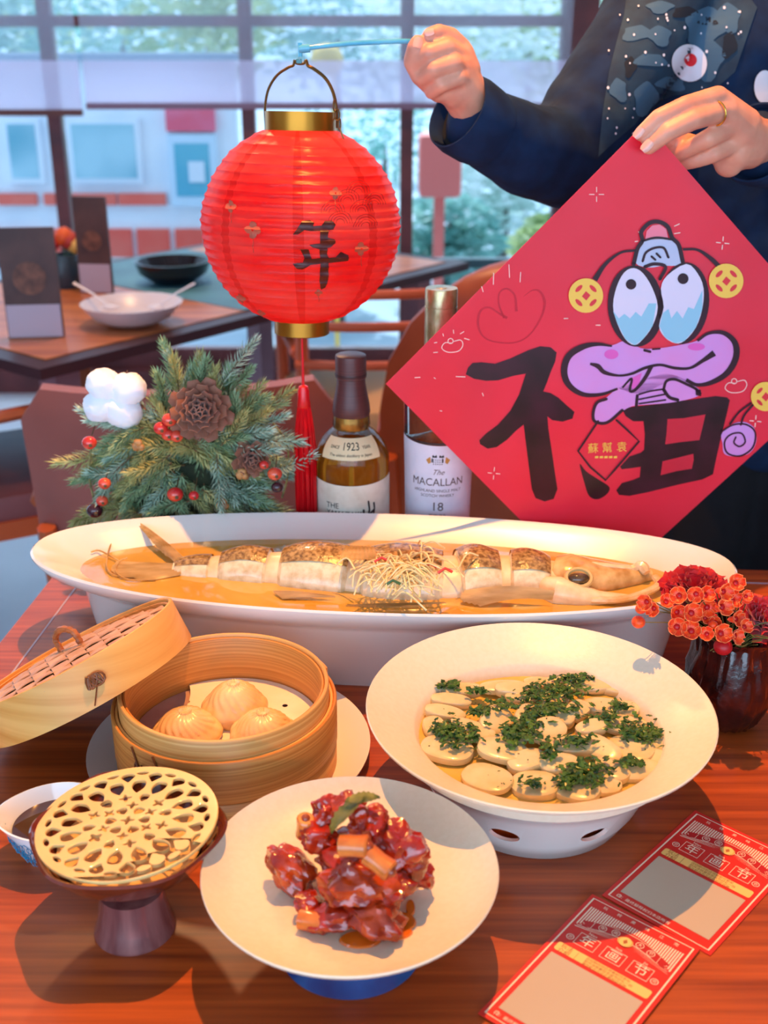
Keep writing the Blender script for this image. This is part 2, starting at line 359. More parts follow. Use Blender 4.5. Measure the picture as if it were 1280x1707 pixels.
def menu(px, py, w_, h_, rot, label):
    c = atz(px, py, .7505); e = empty('menu_stand', c, label, 'menu', 'menus on the back table'); e.rotation_euler.z = rot
    mesh('card', box((0, 0, h_/2), (w_, .012, h_), bev=.001), mat('menu_brown', (70, 44, 44), (98, 62, 56), scale=12), e, False, local=True)
    mesh('picture', lathe([(0, 0), (w_*.3, 0)], n=20), mat('menu_dish', (140, 84, 62), (90, 50, 40), scale=40), e, False, local=True).matrix_local = Matrix.Translation((0, -.0072, h_*.55)) @ Matrix.Rotation(pi/2, 4, 'X')
    mesh('lower_panel', box((0, -.0075, h_*.16), (w_*.96, .002, h_*.3)), mat('menu_pale', (196, 176, 190)), e, False, local=True)
menu(62, 562, .118, .235, .12, 'tall brown menu card standing at the near left corner of the back table')
menu(163, 488, .085, .24, -.12, 'brown menu card standing behind the white bowl with spoons')
def bowl_prof(r, h, t=.004, foot=.5): return [(0, .004), (r*foot, .004), (r*.75, h*.35), (r, h), (r-t, h), (r*.72, h*.42), (r*foot*.9, .01), (0, .01)]
c = atz(222, 540, .7505); wb = empty('serving_bowl', c, 'white serving bowl holding two spoons on the back table', 'bowl')
mesh('bowl', lathe(bowl_prof(.115, .05), c, 40), mat('porcelain_far', (226, 214, 220), rough=.3), wb)
for a, s, px in ((2.6, -1, 0), (.5, 1, 0)):
    p = c+V((cos(a)*.06, sin(a)*.03, .035)); q = c+V((cos(a)*.16, sin(a)*.08, .085))
    sp = single('spoon', join(tube([p, (p+q)/2+V((0, 0, .004)), q], [.006, .004, .006], 8, flat=.5), ball(p, (.02, .014, .006), 12, 6)), mat('porcelain_far2', (232, 224, 232), rough=.25), 'white spoon leaning to the %s in the serving bowl on the back table' % ('left' if s < 0 else 'right'), 'spoon', 'spoons in the far bowl')
c = atz(290, 472, .7505); single('black_bowl', lathe([(0, .002), (.05, .002), (.09, .03), (.1, .06), (.094, .06), (.08, .035), (.0, .012)], c, 40), mat('black_lacquer', (26, 24, 34), rough=.15), 'wide glossy black bowl at the back of the far table', 'bowl')
c = atz(112, 478, .7505); fv = empty('flower_vase', c, 'small dark vase with red and yellow flowers between the two menus', 'vase')
mesh('vase', lathe([(0, 0), (.035, 0), (.05, .04), (.035, .085), (.03, .085), (.04, .04), (0, .01)], c, 24), mat('vase_dark', (52, 66, 78), rough=.3), fv)
for dx, dz, m in ((-.03, .115, (214, 30, 38)), (.005, .13, (226, 92, 40)), (.035, .11, (240, 186, 96)), (.02, .12, (190, 60, 50))):
    mesh('bloom', ball(c+V((dx, 0, dz)), .024, f=lambda d: 1+.18*noise.noise(d*4)), mat('bloom%d' % int(dx*1000), m), fv); mesh('stem', tube([c+V((0, 0, .03)), c+V((dx, 0, dz))], .002, 5), mat('stem_green', (80, 110, 60)), fv)
# chairs
M_chw = mat('chair_wood', (150, 66, 32), (178, 88, 46), rough=.4, scale=5, stretch=(1, 1, .2)); M_chl = mat('chair_leather', (150, 86, 78), (128, 70, 62), rough=.45, scale=4); M_chor = mat('chair_orange_frame', (226, 104, 60), rough=.45)
M_seat_pale = mat('seat_pale_orange', (246, 190, 132), rough=.6)
def chair(loc, rot, label, top=.85, wood=M_chw, pad=M_chl, arms=True, wd=.50, thin=False, solid=True, rnd=False):
    e = empty('dining_chair', (*loc, 0), label, 'chair', 'chairs in the background'); e.rotation_euler.z = rot
    K = dict(parent=e, local=True)
    mesh('seat', box((0, 0, .44), (wd*.92, .44, .07), bev=.02), pad if not thin else M_seat_pale, **K)
    bk = []
    for i in range(9):
        t = (i/8-.5)*2; bk.append((t*wd/2, .22+.06*(1-t*t), 0))
    if solid:
        rs = []
        for z, lean in ((.46, 0), (.6, .02), (top-.3, .03), (top-.2, .045), (top-.12, .06), (top-.07, .07), (top-.035, .077), (top-.015, .08), (top, .085)) if top > .9 else ((.46, 0), (.6, .02), (top-.05, .06), (top, .065)):
            k = 1.0 if z < top-.3 else ((.86 if z > top-.01 else 1) if not rnd else sqrt(max(.05, 1-((z-top+.3)/.31)**2)))
            rs.append([V((p[0]*k, p[1]+lean, z)) for p in bk]+[V((p[0]*k, p[1]+lean-.035, z)) for p in bk[::-1]])
        mesh('backrest', rings(rs, cap0=True, cap1=True), pad if not thin else wood, **K)
    else:
        for z in (.62, .72, top): mesh('back_rail', tube(spline([(p[0], p[1]+(z-.46)*.2, z) for p in bk[::2]], 4), .012, 8), wood, **K)
    for sx in (-1, 1):
        mesh('leg', tube([(sx*wd*.45, .2, 0), (sx*wd*.46, .22, .44), (sx*wd*.47, .26, top-.08 if not solid else .6)], [.014, .02, .016], 8), wood, **K)
        mesh('leg', tube([(sx*wd*.45, -.2, 0), (sx*wd*.46, -.2, .42), (sx*wd*.47, -.19, .64 if arms else .44)], [.013, .018, .018], 8), wood, **K)
        if arms: mesh('armrest', tube(spline([(sx*wd*.47, -.22, .645), (sx*wd*.5, -.05, .66), (sx*wd*.48, .24, .64)], 5), .02, 8, flat=.7), wood, **K)
        mesh('side_rail', box((sx*wd*.45, 0, .4), (.025, .4, .04)), wood, **K)
    return e
chair((-.36, 2.03), pi+.12, 'brown leather chair whose back rises behind the evergreen arrangement', top=.845)
chair((.345, 2.32), pi-.1, 'chair with tall rounded brown back between the far bottle and the poster', top=.99, pad=mat('chair_brown_ply', (128, 62, 36), (146, 74, 44), rough=.4, scale=6), wd=.66, rnd=True)
chair((-.02, 3.0), pi+.2, 'orange framed chair with pale seat behind the brown capped bottle', top=.80, wood=M_chor, thin=True, solid=False, arms=True)
chair((-1.42, 2.75), -.6, 'wooden chair at the far left, tucked in at the back table', top=.8, pad=M_chw)
chair((-.80, 2.45), pi/2+.5, 'dark wooden armchair left of the cotton boll, in front of the back table', top=.7, pad=mat('chair_dark_pad', (120, 72, 76), (98, 58, 64), rough=.45, scale=5))
# ================================================================ FRONT TABLE
TZ = .75; TROT = R(-4.6); TO = V((0, 1.0, 0))
TM = Matrix.Translation(TO) @ Matrix.Rotation(TROT, 4, 'Z')
M_wood = mat('table_veneer', (188, 84, 30), (128, 50, 18), rough=.34, scale=6, detail=9, stretch=(.8, 22, 1), lo=.3, hi=.72, bump=.04, coat=.08, bdist=.001)
tb = empty('dining_table', (0.1, .9, 0), 'reddish wooden dining table in the foreground carrying all the dishes', 'table')
x0, x1, y0, y1 = -.42, .78, -.72, .30; g = .038
def tbox(cx, cy, cz, sx, sy, sz, bev=.0015): return xf(box((cx, cy, cz), (sx, sy, sz), 0, bev), TM)
mesh('table_panel', tbox((x0+x1)/2, (y0+y1)/2, TZ-.012, x1-x0-2*g-.002, y1-y0-2*g-.002, .024), M_wood, tb, False)
for cx, cy, sx, sy in ((x0+g/2, (y0+y1)/2, g-.001, y1-y0), (x1-g/2, (y0+y1)/2, g-.001, y1-y0), ((x0+x1)/2, y1-g/2, x1-x0-2*g-.002, g-.001), ((x0+x1)/2, y0+g/2, x1-x0-2*g-.002, g-.001)):
    mesh('edge_strip', tbox(cx, cy, TZ-.015, sx, sy, .030), M_wood, tb, False)
mesh('inlay_line', join(tbox(x0+g+.0005, (y0+y1)/2, TZ-.0008, .0022, y1-y0-2*g, .002, 0), tbox((x0+x1)/2, y1-g-.0005, TZ-.0008, x1-x0-2*g, .0022, .002, 0)), mat('inlay', (170, 150, 170), rough=.4), tb, False)
for cx, cy in ((x0+.06, y0+.06), (x1-.06, y0+.06), (x0+.06, y1-.06), (x1-.06, y1-.06)): mesh('leg', tbox(cx, cy, .36, .05, .05, .72), M_wood, tb, False)
mesh('apron', tbox((x0+x1)/2, (y0+y1)/2, TZ-.06, x1-x0-.1, y1-y0-.1, .06), M_wood, tb, False)
# ---------------------------------------------------------------- materials for the dishes
M_por = mat('white_porcelain', (232, 229, 222), rough=.16, coat=.4, spec=.5)
M_stone = mat('speckled_glaze', (236, 222, 196), (232, 217, 189), rough=.32, scale=220, bump=.12, bscale=420, bdist=.0006)
M_bam = mat('bamboo', (226, 158, 80), (196, 120, 50), rough=.42, scale=5, detail=8, stretch=(.35, .35, 90), bump=.1, bscale=6, bdist=.0008)
M_bam2 = mat('bamboo_pale', (234, 176, 100), (208, 138, 66), rough=.4, scale=5, detail=8, stretch=(.35, .35, 80), bump=.1, bscale=6, bdist=.0008)
M_cane = mat('cane_dark', (150, 88, 44), (104, 58, 30), rough=.5, scale=60)
def broth(name, c, dens_c): return mat(name, c, rough=.03, trans=.55, ior=1.33, spec=.5, coat=.3)
# ---------------------------------------------------------------- PLATTER WITH FISH
PC = V((-.007, 1.075, TZ)); PM = Matrix.Translation(PC) @ Matrix.Rotation(R(-4.4), 4, 'Z')
def oval(a, b, z, n=112, e=2.12, lift=0):
    out = []
    for k in range(n):
        t = 2*pi*k/n; c_, s_ = cos(t), sin(t)
        x = a*math.copysign(abs(c_)**(2/e), c_); y = b*math.copysign(abs(s_)**(2/e), s_)
        out.append(PM @ V((x, y, z+lift*abs(x/a)**3)))
    return out
pl = empty('fish_platter', PC, 'long white oval porcelain platter holding a whole steamed fish', 'platter')
L_ = .004
mesh('dish', rings([oval(.30, .084, .0), oval(.306, .088, .03), oval(.314, .094, .066, lift=L_), oval(.318, .098, .072, lift=L_), oval(.332, .104, .076, lift=L_), oval(.357, .116, .088, lift=L_), oval(.365, .1225, .098, lift=L_), oval(.3655, .123, .1005, lift=L_),
     oval(.363, .1212, .1025, lift=L_), oval(.3585, .118, .101, lift=L_), oval(.345, .108, .094, lift=L_), oval(.322, .092, .085, lift=L_*.5), oval(.30, .076, .076), oval(.27, .058, .068), oval(.16, .03, .066), oval(.04, .01, .066)], cap0=True, cap1=True), M_por, pl)
br = tag(mesh('broth', rings([oval(.3165, .0885, .0836), oval(.3, .08, .084), oval(.2, .05, .084), oval(.05, .012, .084)], cap1=True), mat('golden_broth', (220, 176, 88), (206, 156, 62), rough=.05, coat=.7, spec=.5, scale=14, bump=.05, bscale=60, bdist=.0006), None), 'golden clear broth filling the long fish platter', 'broth', kind='stuff')
ZB = TZ+.084
def onb(px, py, dz=0): return atz(px, py, ZB+dz)
fish = empty('steamed_fish', onb(640, 965), 'whole steamed fish lying in golden broth with scored silvery skin', 'fish')
M_skin = mat('fish_skin', (240, 222, 184), (206, 176, 124), rough=.2, coat=.6, scale=120, detail=3, lo=.4, hi=.8, bump=.35, bscale=190, bdist=.0012)
M_flesh = mat('fish_flesh', (250, 226, 186), (236, 198, 150), rough=.28, coat=.3, scale=60, sss=.15, bump=.3, bscale=120, bdist=.001)
M_back = mat('fish_dark_back', (112, 80, 40), (190, 152, 92), rough=.25, coat=.5, scale=240, detail=2, bump=.45, bscale=260, bdist=.0012)
M_fin = translucent('fish_fin', (246, 220, 160), .5, .25, c2=(206, 168, 100), scale=60, stretch=(.3, 1, 2))
# spine runs head (right) to tail (left); each scored block is a loft of ovals
spine = [(290, 947, .011, .013), (350, 948, .017, .019), (410, 950, .020, .025), (480, 954, .025, .029), (560, 958, .030, .032), (650, 966, .033, .034), (740, 970, .033, .034), (830, 966, .032, .033), (905, 968, .028, .028), (950, 970, .025, .025)]
S3 = [(onb(px, py+7, -.004), hw*1.32, h*1.03) for px, py, hw, h in spine]
def sp_at(t):
    t = max(0, min(len(S3)-1.0001, t)); i = int(t); f = t-i; a, b = S3[i], S3[i+1]; return a[0].lerp(b[0], f), a[1]*(1-f)+b[1]*f, a[2]*(1-f)+b[2]*f
blocks = [(0, 1.1), (1.25, 2.65), (2.8, 4.4), (4.5, 6.05), (6.2, 7.05), (7.2, 8.3)]
def bump_(t):
    for a_, b_ in blocks:
        if a_ <= t <= b_: u = (t-a_)/(b_-a_); return 1+.17*sin(pi*u)**.7*(1 if t > 1.2 else .3)
    return .9
def sec(t, k=1, n=28, kh=None):
    kh = bump_(t) if kh is None else kh
    p, hw, h = sp_at(t); q = sp_at(t+.05)[0]-sp_at(t-.05)[0]; q.z = 0; q.normalize(); s = V((-q.y, q.x, 0)); out = []
    for j in range(n):
        a = 2*pi*j/n; u, v = cos(a), sin(a); ridge = max(0, v)**1.5
        out.append(p+s*(hw*k*u-.004*ridge+.006*ridge)+V((0, 0, h*k*kh*(v if v > 0 else .35*v))))
    return out
def block(t0, t1, m, name, bulge=.12, k0=.93):
    n = 10; rs = []
    for i in range(n+1):
        u = i/n; e = min(u, 1-u); k = k0*(1-.25*max(0, 1-e/.1))*(1+bulge*sin(pi*min(1, .15+u*.9))); rs.append(sec(t0+(t1-t0)*u, k))
    return mesh(name, rings(rs, cap0=True, cap1=True), m, fish)
for i, (a, b) in enumerate(blocks):
    block(a, b, M_skin, 'body_section', .08)
    # dark dorsal skin cap laid over the far side of each block
    rs = []
    for k in range(9):
        u = k/8; t = a+(b-a)*(.06+.88*u); s_ = sec(t, .93*(1+.09*sin(pi*min(1, .15+u*.9)))+.022, 28)
        rs.append(s_[2:11])
    mesh('dark_back_skin', rings(rs, closed_u=False), M_back, fish)
rs = [sec(t, .84, kh=1.0) for t in [i*.25 for i in range(0, 35)]]
mesh('inner_flesh', rings(rs, cap0=True, cap1=True), M_flesh, fish)
# head with gill cover, snout, open lower jaw, eye
def loft(pts, n=20, sq=1):  # pts: (px,py,dz,halfwidth,height)
    C = [(onb(a, b, dz), w_, h) for a, b, dz, w_, h in pts]; rs = []
    for i, (p, w_, h) in enumerate(C):
        q = (C[min(i+1, len(C)-1)][0]-C[max(i-1, 0)][0]); q.z = 0; q.normalize(); s = V((-q.y, q.x, 0))
        rs.append([p+s*w_*cos(2*pi*j/n)+V((0, 0, h*sin(2*pi*j/n))) for j in range(n)])
    return rings(rs, cap0=True, cap1=True)
mesh('head', loft([(925, 962, .002, .026, .022), (950, 960, .006, .030, .022), (985, 962, .004, .028, .018), (1020, 962, .004, .022, .014), (1060, 960, .004, .013, .010), (1084, 958, .004, .007, .006)]), mat('fish_head', (236, 200, 136), (190, 144, 76), rough=.2, coat=.6, scale=50, bump=.4, bscale=80, bdist=.0015), fish)
mesh('gill_cover', loft([(905, 985, .001, .012, .016), (930, 990, .004, .016, .018), (965, 996, .002, .014, .014), (1000, 1000, 0, .010, .009), (1050, 998, 0, .005, .004)]), M_flesh, fish)
mesh('lower_jaw', tube(spline([onb(985, 1000, .004), onb(1030, 1000, .005), (onb(1070, 990, .007)), onb(1098, 975, .009), onb(1092, 962, .010)], 5), .0042, 8, flat=.8), mat('fish_jaw', (246, 222, 180), (220, 176, 116), rough=.2, coat=.6, scale=60), fish)
mesh('upper_jaw', tube(spline([onb(960, 942, .018), onb(1010, 946, .016), onb(1050, 950, .012), onb(1068, 944, .016), onb(1078, 955, .012)], 5), [.003, .0045, .005, .005, .005, .005, .005, .005, .005, .005, .005, .005, .005, .005, .006, .006, .006, .006, .006, .005, .004], 8), mat('fish_jaw', (246, 222, 180)), fish)
ec = onb(964, 958, .022)
mesh('eye_ring', tube([ec+V((cos(a)*.0125, sin(a)*.008-.003, -.002+sin(a)*.006)) for a in [2*pi*k/20 for k in range(20)]], .0024, 6, loop=True), mat('eye_rim', (214, 176, 112), rough=.2, coat=.5), fish)
mesh('eye', ball(ec+V((0, -.003, -.003)), (.0115, .007, .006)), mat('fish_eye', (52, 36, 20), (110, 84, 50), rough=.1, coat=.6, scale=120), fish)
def fin(base, tips, name, sag=0, thick=.0006, lab=None):
    """fan of rays from base line to tip line: each a list of world points"""
    n = 16; B_ = spline(base, 6) if len(base) > 1 else base*2; T_ = spline(tips, 6); rs0, vs, fs = [], [], []
    def samp(L, t): x = t*(len(L)-1); i = min(int(x), len(L)-2); return L[i].lerp(L[i+1], x-i)
    for side in (0, 1):
        for i in range(n+1):
            t = i/n; a, b = samp(B_, t), samp(T_, t); j = .0007*(1 if i % 2 else -1)
            for q in range(7):
                u = q/6; vs.append(a.lerp(b, u)+V((0, 0, j+sag*sin(pi*u)+(thick if side else 0)))*1)
    m = 7
    for side in (0, 1):
        o_ = side*(n+1)*m
        for i in range(n):
            for q in range(m-1):
                f = (o_+i*m+q, o_+i*m+q+1, o_+(i+1)*m+q+1, o_+(i+1)*m+q); fs.append(f if side else f[::-1])
    return mesh(name, (vs, fs), M_fin, fish)
fin([onb(318, 940, .006), onb(300, 952, .004)], [onb(215, 872, .012)+V((0, .01, .004)), onb(255, 905, .010), onb(275, 925, .006)], 'tail_fin', .004)
fin([onb(312, 940, .004), onb(300, 958, .002)], [onb(196, 935, .003), onb(185, 950, .002), onb(205, 962, .001), onb(250, 968, .001)], 'tail_fin')
for P_ in ([(275, 952), (220, 945), (190, 930), (166, 918), (152, 920)], [(240, 962), (195, 960), (178, 945), (182, 915), (190, 898)], [(260, 966), (215, 966), (193, 952), (200, 935), (212, 930)]):
    n_ = len(P_); mesh('fin_filament', tube(spline([onb(a, b, .002+.004*i/n_*(1 if i > 1 else 0)) for i, (a, b) in enumerate(P_)], 6), .0009, 5), M_fin, fish)
fin([onb(925, 985, .016), onb(920, 1000, .006)], [onb(775, 984, .010), onb(768, 1000, .005), onb(800, 1010, .002)], 'pectoral_fin', .005)
fin([onb(745, 1005, .002), onb(690, 1008, .002)], [onb(640, 1012, .001), onb(575, 1010, .001)], 'pelvic_fin', .001)
fin([onb(560, 995, .004), onb(520, 990, .004)], [onb(470, 998, .002), onb(455, 986, .003)], 'anal_fin', .001)
fin([onb(565, 932, .036), onb(630, 934, .038)], [onb(575, 910, .040), onb(625, 912, .040)], 'dorsal_fin')
# ginger shreds: a loose heap
rnd = random.Random(3); parts, chil = [], []
for i in range(150):
    u, v_ = rnd.gauss(0, 1), rnd.gauss(0, 1); c = onb(672+u*34, 948+v_*15, .034+.012*max(0, 1-(u*u+v_*v_)/3)+rnd.uniform(-.004, .006))
    a = rnd.uniform(0, pi); L2 = rnd.uniform(.012, .024); d_ = V((cos(a), sin(a), rnd.uniform(-.25, .25)))*L2; bend = V((rnd.uniform(-1, 1), rnd.uniform(-1, 1), rnd.uniform(.2, 1)))*.006
    if abs(d_.x) > .02: c.z -= .002
    parts.append(tube(spline([c-d_-V((0, 0, .007)), c+bend, c+d_-V((0, 0, .007))], 4), .00085, 5))
tag(mesh('ginger_shreds', join(*parts), mat('ginger', (250, 232, 176), (240, 210, 140), rough=.3, coat=.4, scale=90), None), 'tangled heap of pale ginger shreds on the middle of the fish', 'ginger', kind='stuff')
for i, (px, py, m_) in enumerate(((636, 934, (214, 60, 30)), (716, 944, (210, 70, 34)), (700, 952, (60, 96, 40)), (655, 972, (70, 104, 44)), (742, 952, (206, 66, 30)))):
    c = onb(px, py, .046); single('garnish_sliver', tube([c-V((.007, 0, .002)), c+V((0, .002, .002)), c+V((.007, 0, -.001))], .0014, 6), mat('sliver%d' % (i in (2, 3)), m_, rough=.3, coat=.4),
        ['small red pepper sliver at the upper left of the ginger heap', 'red pepper sliver on the upper right of the ginger heap', 'green scallion sliver right of the middle of the ginger', 'green scallion sliver at the near edge of the ginger', 'red pepper sliver at the far right end of the ginger'][i], 'garnish', 'scallion slivers on the fish' if i in (2, 3) else 'pepper slivers on the fish')
# ---------------------------------------------------------------- SOUP BOWL
BC = V((.1275, .805, TZ)); bw = empty('soup_bowl', BC, 'wide rimmed cream bowl on a pierced pedestal, holding sliced vegetables and herbs', 'bowl')
o = mesh('bowl', lathe([(.0, .04), (.06, .041), (.085, .05), (.098, .062), (.1015, .0725), (.104, .0745), (.120, .0835), (.138, .0935), (.1415, .0958), (.1425, .095), (.1415, .0925), (.128, .082), (.121, .077), (.119, .069), (.112, .064), (.08, .036), (.0, .034)], BC, 96), M_stone, bw)
ped = mesh('pedestal', lathe([(.1155, .0665), (.108, .060), (.100, .048), (.0875, .02), (.0765, .001), (.074, .0), (.0725, .001), (.0835, .02), (.096, .047), (.104, .0595), (.111, .0655)], BC, 96, loop=True), M_por, bw)
cuts = []
for a in (-112, -67, -22, 23, 68, 113, 158, 203):
    p = BC+V((cos(R(a))*.094, sin(R(a))*.094, .031)); Mx = Matrix.Translation(p) @ Matrix.Rotation(R(a), 4, 'Z')
    cuts.append(xf(ball((0, 0, 0), (.025, .0125, .0075), 24, 12), Mx))
cut(ped, cuts); ped.data.polygons.foreach_set('use_smooth', [True]*len(ped.data.polygons)); ped.data.set_sharp_from_angle(angle=R(40))
mesh('tea_light', lathe([(0, .004), (.019, .004), (.019, .018), (.0175, .018), (.0175, .014), (0, .014)], BC, 32), mat('tin', (220, 200, 170), rough=.3, metal=.6), bw); mesh('flame', ball(BC+V((0, 0, .022)), (.0022, .0022, .006)), mat('flame', (255, 170, 70), emit=12), bw)
point('tea_light_glow', BC+V((0, 0, .027)), .9, (1, .45, .12), .003)
mesh('burner_cup', lathe([(0, .002), (.06, .002), (.066, .004), (.08, .03), (.078, .031), (.062, .006), (0, .004)], BC, 48), mat('warm_glow_inside', (236, 112, 30), rough=.6), bw)  # orange base colour stands in for warm light on the inner wall
tag(mesh('soup_broth', lathe([(.0985, .0635), (.05, .0636), (.0, .0636)], BC, 64), mat('pale_broth', (232, 190, 96), (222, 178, 80), rough=.05, coat=.6, scale=12, bump=.03, bscale=50), None), 'pale golden broth around the white vegetable slices', 'broth', kind='stuff')
M_yam = mat('white_slice', (232, 212, 162), (218, 190, 128), rough=.25, coat=.45, scale=30, sss=.2, bump=.08, bscale=40)
ZS = TZ+.0636
slices = [ # px, py, half-length px, half-width px, angle deg, tilt
 (770, 1152, 38, 17, -8, 0), (752, 1170, 36, 15, 5, .1), (742, 1190, 36, 15, 14, .1), (838, 1146, 42, 17, -3, 0), (862, 1152, 40, 16, 4, .1),
 (826, 1203, 38, 24, -52, .35), (870, 1165, 30, 14, 12, .1), (745, 1250, 44, 30, 18, 0), (812, 1298, 42, 28, 28, .05), (838, 1252, 42, 26, 14, .05), (892, 1310, 38, 28, 6, .05),
 (878, 1270, 34, 20, -20, .15), (958, 1316, 40, 26, 24, .1), (1004, 1306, 30, 24, -8, .1), (912, 1218, 34, 24, -25, .2), (955, 1245, 40, 20, -5, .15), (1002, 1250, 38, 20, 40, .35),
 (962, 1140, 36, 18, 16, 0), (924, 1170, 32, 18, -38, .3), (962, 1185, 30, 17, -40, .3), (1005, 1180, 36, 20, 10, 0), (1040, 1210, 42, 22, 20, .1), (1050, 1250, 40, 26, 30, .1), (1062, 1285, 40, 20, -6, .2),
 (1082, 1240, 30, 22, -15, .15), (1020, 1150, 26, 13, 20, 0), (880, 1195, 30, 20, -50, .3), (800, 1225, 26, 16, 10, .05), (932, 1275, 32, 20, 5, .15), (985, 1215, 28, 15, -15, .1), (725, 1215, 30, 18, 60, .1), (900, 1140, 30, 14, 0, .1), (1000, 1145, 30, 14, -10, .1), (1085, 1265, 28, 20, 10, .2), (780, 1215, 34, 18, 20, .1), (1035, 1185, 34, 18, -20, .15), (930, 1195, 30, 18, 30, .2), (850, 1235, 30, 18, -20, .1), (1020, 1285, 30, 20, 40, .05)]
spr = random.Random(5)
def disc_slice(L2, W2, th, sq=2.4, n=28):
    rs = []
    for z, k in ((-th/2, .84), (-th/2*.7, .97), (0, 1), (th/2*.7, .97), (th/2, .86), (th/2*1.05, .5)):
        rs.append([V((L2*k*math.copysign(abs(cos(2*pi*j/n))**(2/sq), cos(2*pi*j/n)), W2*k*math.copysign(abs(sin(2*pi*j/n))**(2/sq), sin(2*pi*j/n)), z)) for j in range(n)])
    return rings(rs, cap0=True, cap1=True)
def srow(py): return 'far' if py < 1175 else 'upper middle' if py < 1215 else 'lower middle' if py < 1265 else 'near'
def slabel(i):
    ro_ = srow(slices[i][1]); L_i = sorted([j for j in range(len(slices)) if srow(slices[j][1]) == ro_], key=lambda j: slices[j][0]); n_ = L_i.index(i)
    ORD = ['first', 'second', 'third', 'fourth', 'fifth', 'sixth', 'seventh', 'eighth', 'ninth', 'tenth', 'eleventh', 'twelfth']
    pose = 'tilted' if slices[i][5] > .18 else 'flat'
    return '%s white slice in the soup bowl, %s from left in its %s row' % (pose, ORD[n_], ro_)
names = {0: 'at the upper left', 1: 'in the centre', 2: 'at the lower edge', 3: 'at the right'}
for i, (px, py, a_, b_, ang, tilt) in enumerate(slices):
    k = .86/FPX; z = ZS+.002+.0042*(1-min(1, sqrt(((px-900)/200)**2+((py-1220)/105)**2)))*2+.0006*(i % 5)
    c = atz(px, py, z); Lw = a_*k*1.12; Ww = b_*k*1.22; th = spr.uniform(.006, .009)
    Mx = Matrix.Translation(c) @ Matrix.Rotation(R(-ang)*1.25, 4, 'Z') @ Matrix.Rotation(tilt*.9+.02*(i % 3), 4, 'X') @ Matrix.Rotation(spr.uniform(-.08, .08), 4, 'Y')
    loc_ = ('far side' if py < 1175 else 'near side' if py > 1265 else 'middle'); side = 'left' if px < 830 else 'right' if px > 985 else 'centre'
    single('vegetable_slice', xf(disc_slice(Lw, Ww, th), Mx), M_yam, slabel(i), 'vegetable', 'white slices in the soup bowl')
# herbs: clumps of chopped leaf
hclumps = [(765, 1220, 38, 26, 1.3), (735, 1215, 16, 10, .6), (795, 1150, 22, 6, .4), (748, 1142, 18, 5, .5), (800, 1186, 22, 8, .7), (870, 1222, 34, 16, 1.0), (895, 1160, 30, 14, .8), (930, 1150, 50, 18, 1.6), (905, 1185, 26, 12, .8), (960, 1130, 26, 6, .6), (885, 1195, 18, 16, .6),
  (930, 1180, 40, 10, .9), (1055, 1215, 34, 18, 1.1), (1085, 1225, 26, 12, .7), (975, 1285, 40, 20, 1.5), (945, 1305, 18, 10, .5), (888, 1305, 18, 7, .35), (960, 1235, 30, 8, .7), (1050, 1270, 26, 6, .5), (1010, 1195, 28, 8, .6), (915, 1250, 14, 16, .5), (840, 1175, 30, 8, .5), (1030, 1175, 14, 7, .3), (858, 1215, 20, 18, .7)]
bmrnd = random.Random(9); vs, fs = [], []
def leafbit(c, s, nrm=None):
    a = bmrnd.uniform(0, 2*pi); u = V((cos(a), sin(a), bmrnd.uniform(-.5, .5))); v_ = V((-sin(a), cos(a), bmrnd.uniform(-.6, .6))); i = len(vs)
    w_ = bmrnd.uniform(.35, .8)
    P = [c-u*s, c-u*s*.3+v_*s*w_, c+u*s*.15+v_*s*w_*.45, c+u*s*.5+v_*s*w_*.8, c+u*s, c+u*s*.35-v_*s*w_*.7, c-u*s*.1-v_*s*w_*.35, c-u*s*.5-v_*s*w_*.7]
    mid = c+V((0, 0, s*.3)); vs.extend(P+[mid]); fs.extend([(i+k, i+(k+1) % 8, i+8) for k in range(8)])
for px, py, rx, ry, dn in hclumps:
    for _ in range(int(100*dn)):
        q = (px+bmrnd.gauss(0, .5)*rx, py+bmrnd.gauss(0, .5)*ry); e = min(1, sqrt(((q[0]-900)/200)**2+((q[1]-1220)/105)**2))
        leafbit(atz(q[0], q[1], ZS+.0095+.008*(1-e)+bmrnd.uniform(-.001, .0035)), bmrnd.uniform(.0018, .0050))
for _ in range(90):
    t, r_ = bmrnd.uniform(0, 2*pi), bmrnd.random()**.5; leafbit(atz(900+190*r_*cos(t), 1225+95*r_*sin(t), ZS+.009+.006*(1-r_)), bmrnd.uniform(.0006, .0014))
tag(mesh('chopped_herbs', (vs, fs), translucent('herb_green', (28, 64, 24), .15, .3, .5, c2=(92, 128, 48), scale=160), None, smooth=False), 'dark green chopped leafy herbs scattered over the white slices', 'herbs', kind='stuff')
# ---------------------------------------------------------------- PLATE WITH RIBS
RC = V((-.0236, .6400, TZ)); rp = empty('footed_plate', RC, 'cream round plate on a blue glazed foot, holding glossy red braised ribs', 'plate')
mesh('plate', lathe([(0, .050), (.04, .0502), (.075, .053), (.092, .0595), (.1005, .0665), (.1028, .0690), (.1035, .0680), (.1022, .0655), (.092, .0565), (.06, .047), (.03, .0445), (0, .0445)], RC, 96), M_stone, rp)
mesh('foot', lathe([(.0, .0455), (.026, .0455), (.022, .035), (.028, .018), (.048, .004), (.0515, .0015), (.050, 0), (.042, .001), (.02, .012), (.0, .013)], RC+V((0, -.004, 0)), 64), mat('blue_glaze', (10, 40, 96), (22, 76, 140), rough=.08, coat=.8, scale=20), rp)
M_rib = mat('braised_glaze', (190, 42, 8), (84, 16, 5), rough=.14, coat=.9, scale=55, detail=5, bump=.55, bscale=160, bdist=.0022, lo=.3, hi=.75)
M_rib2 = mat('braised_glaze_orange', (196, 66, 18), (130, 26, 8), rough=.16, coat=.9, scale=60, bump=.5, bscale=170, bdist=.002)
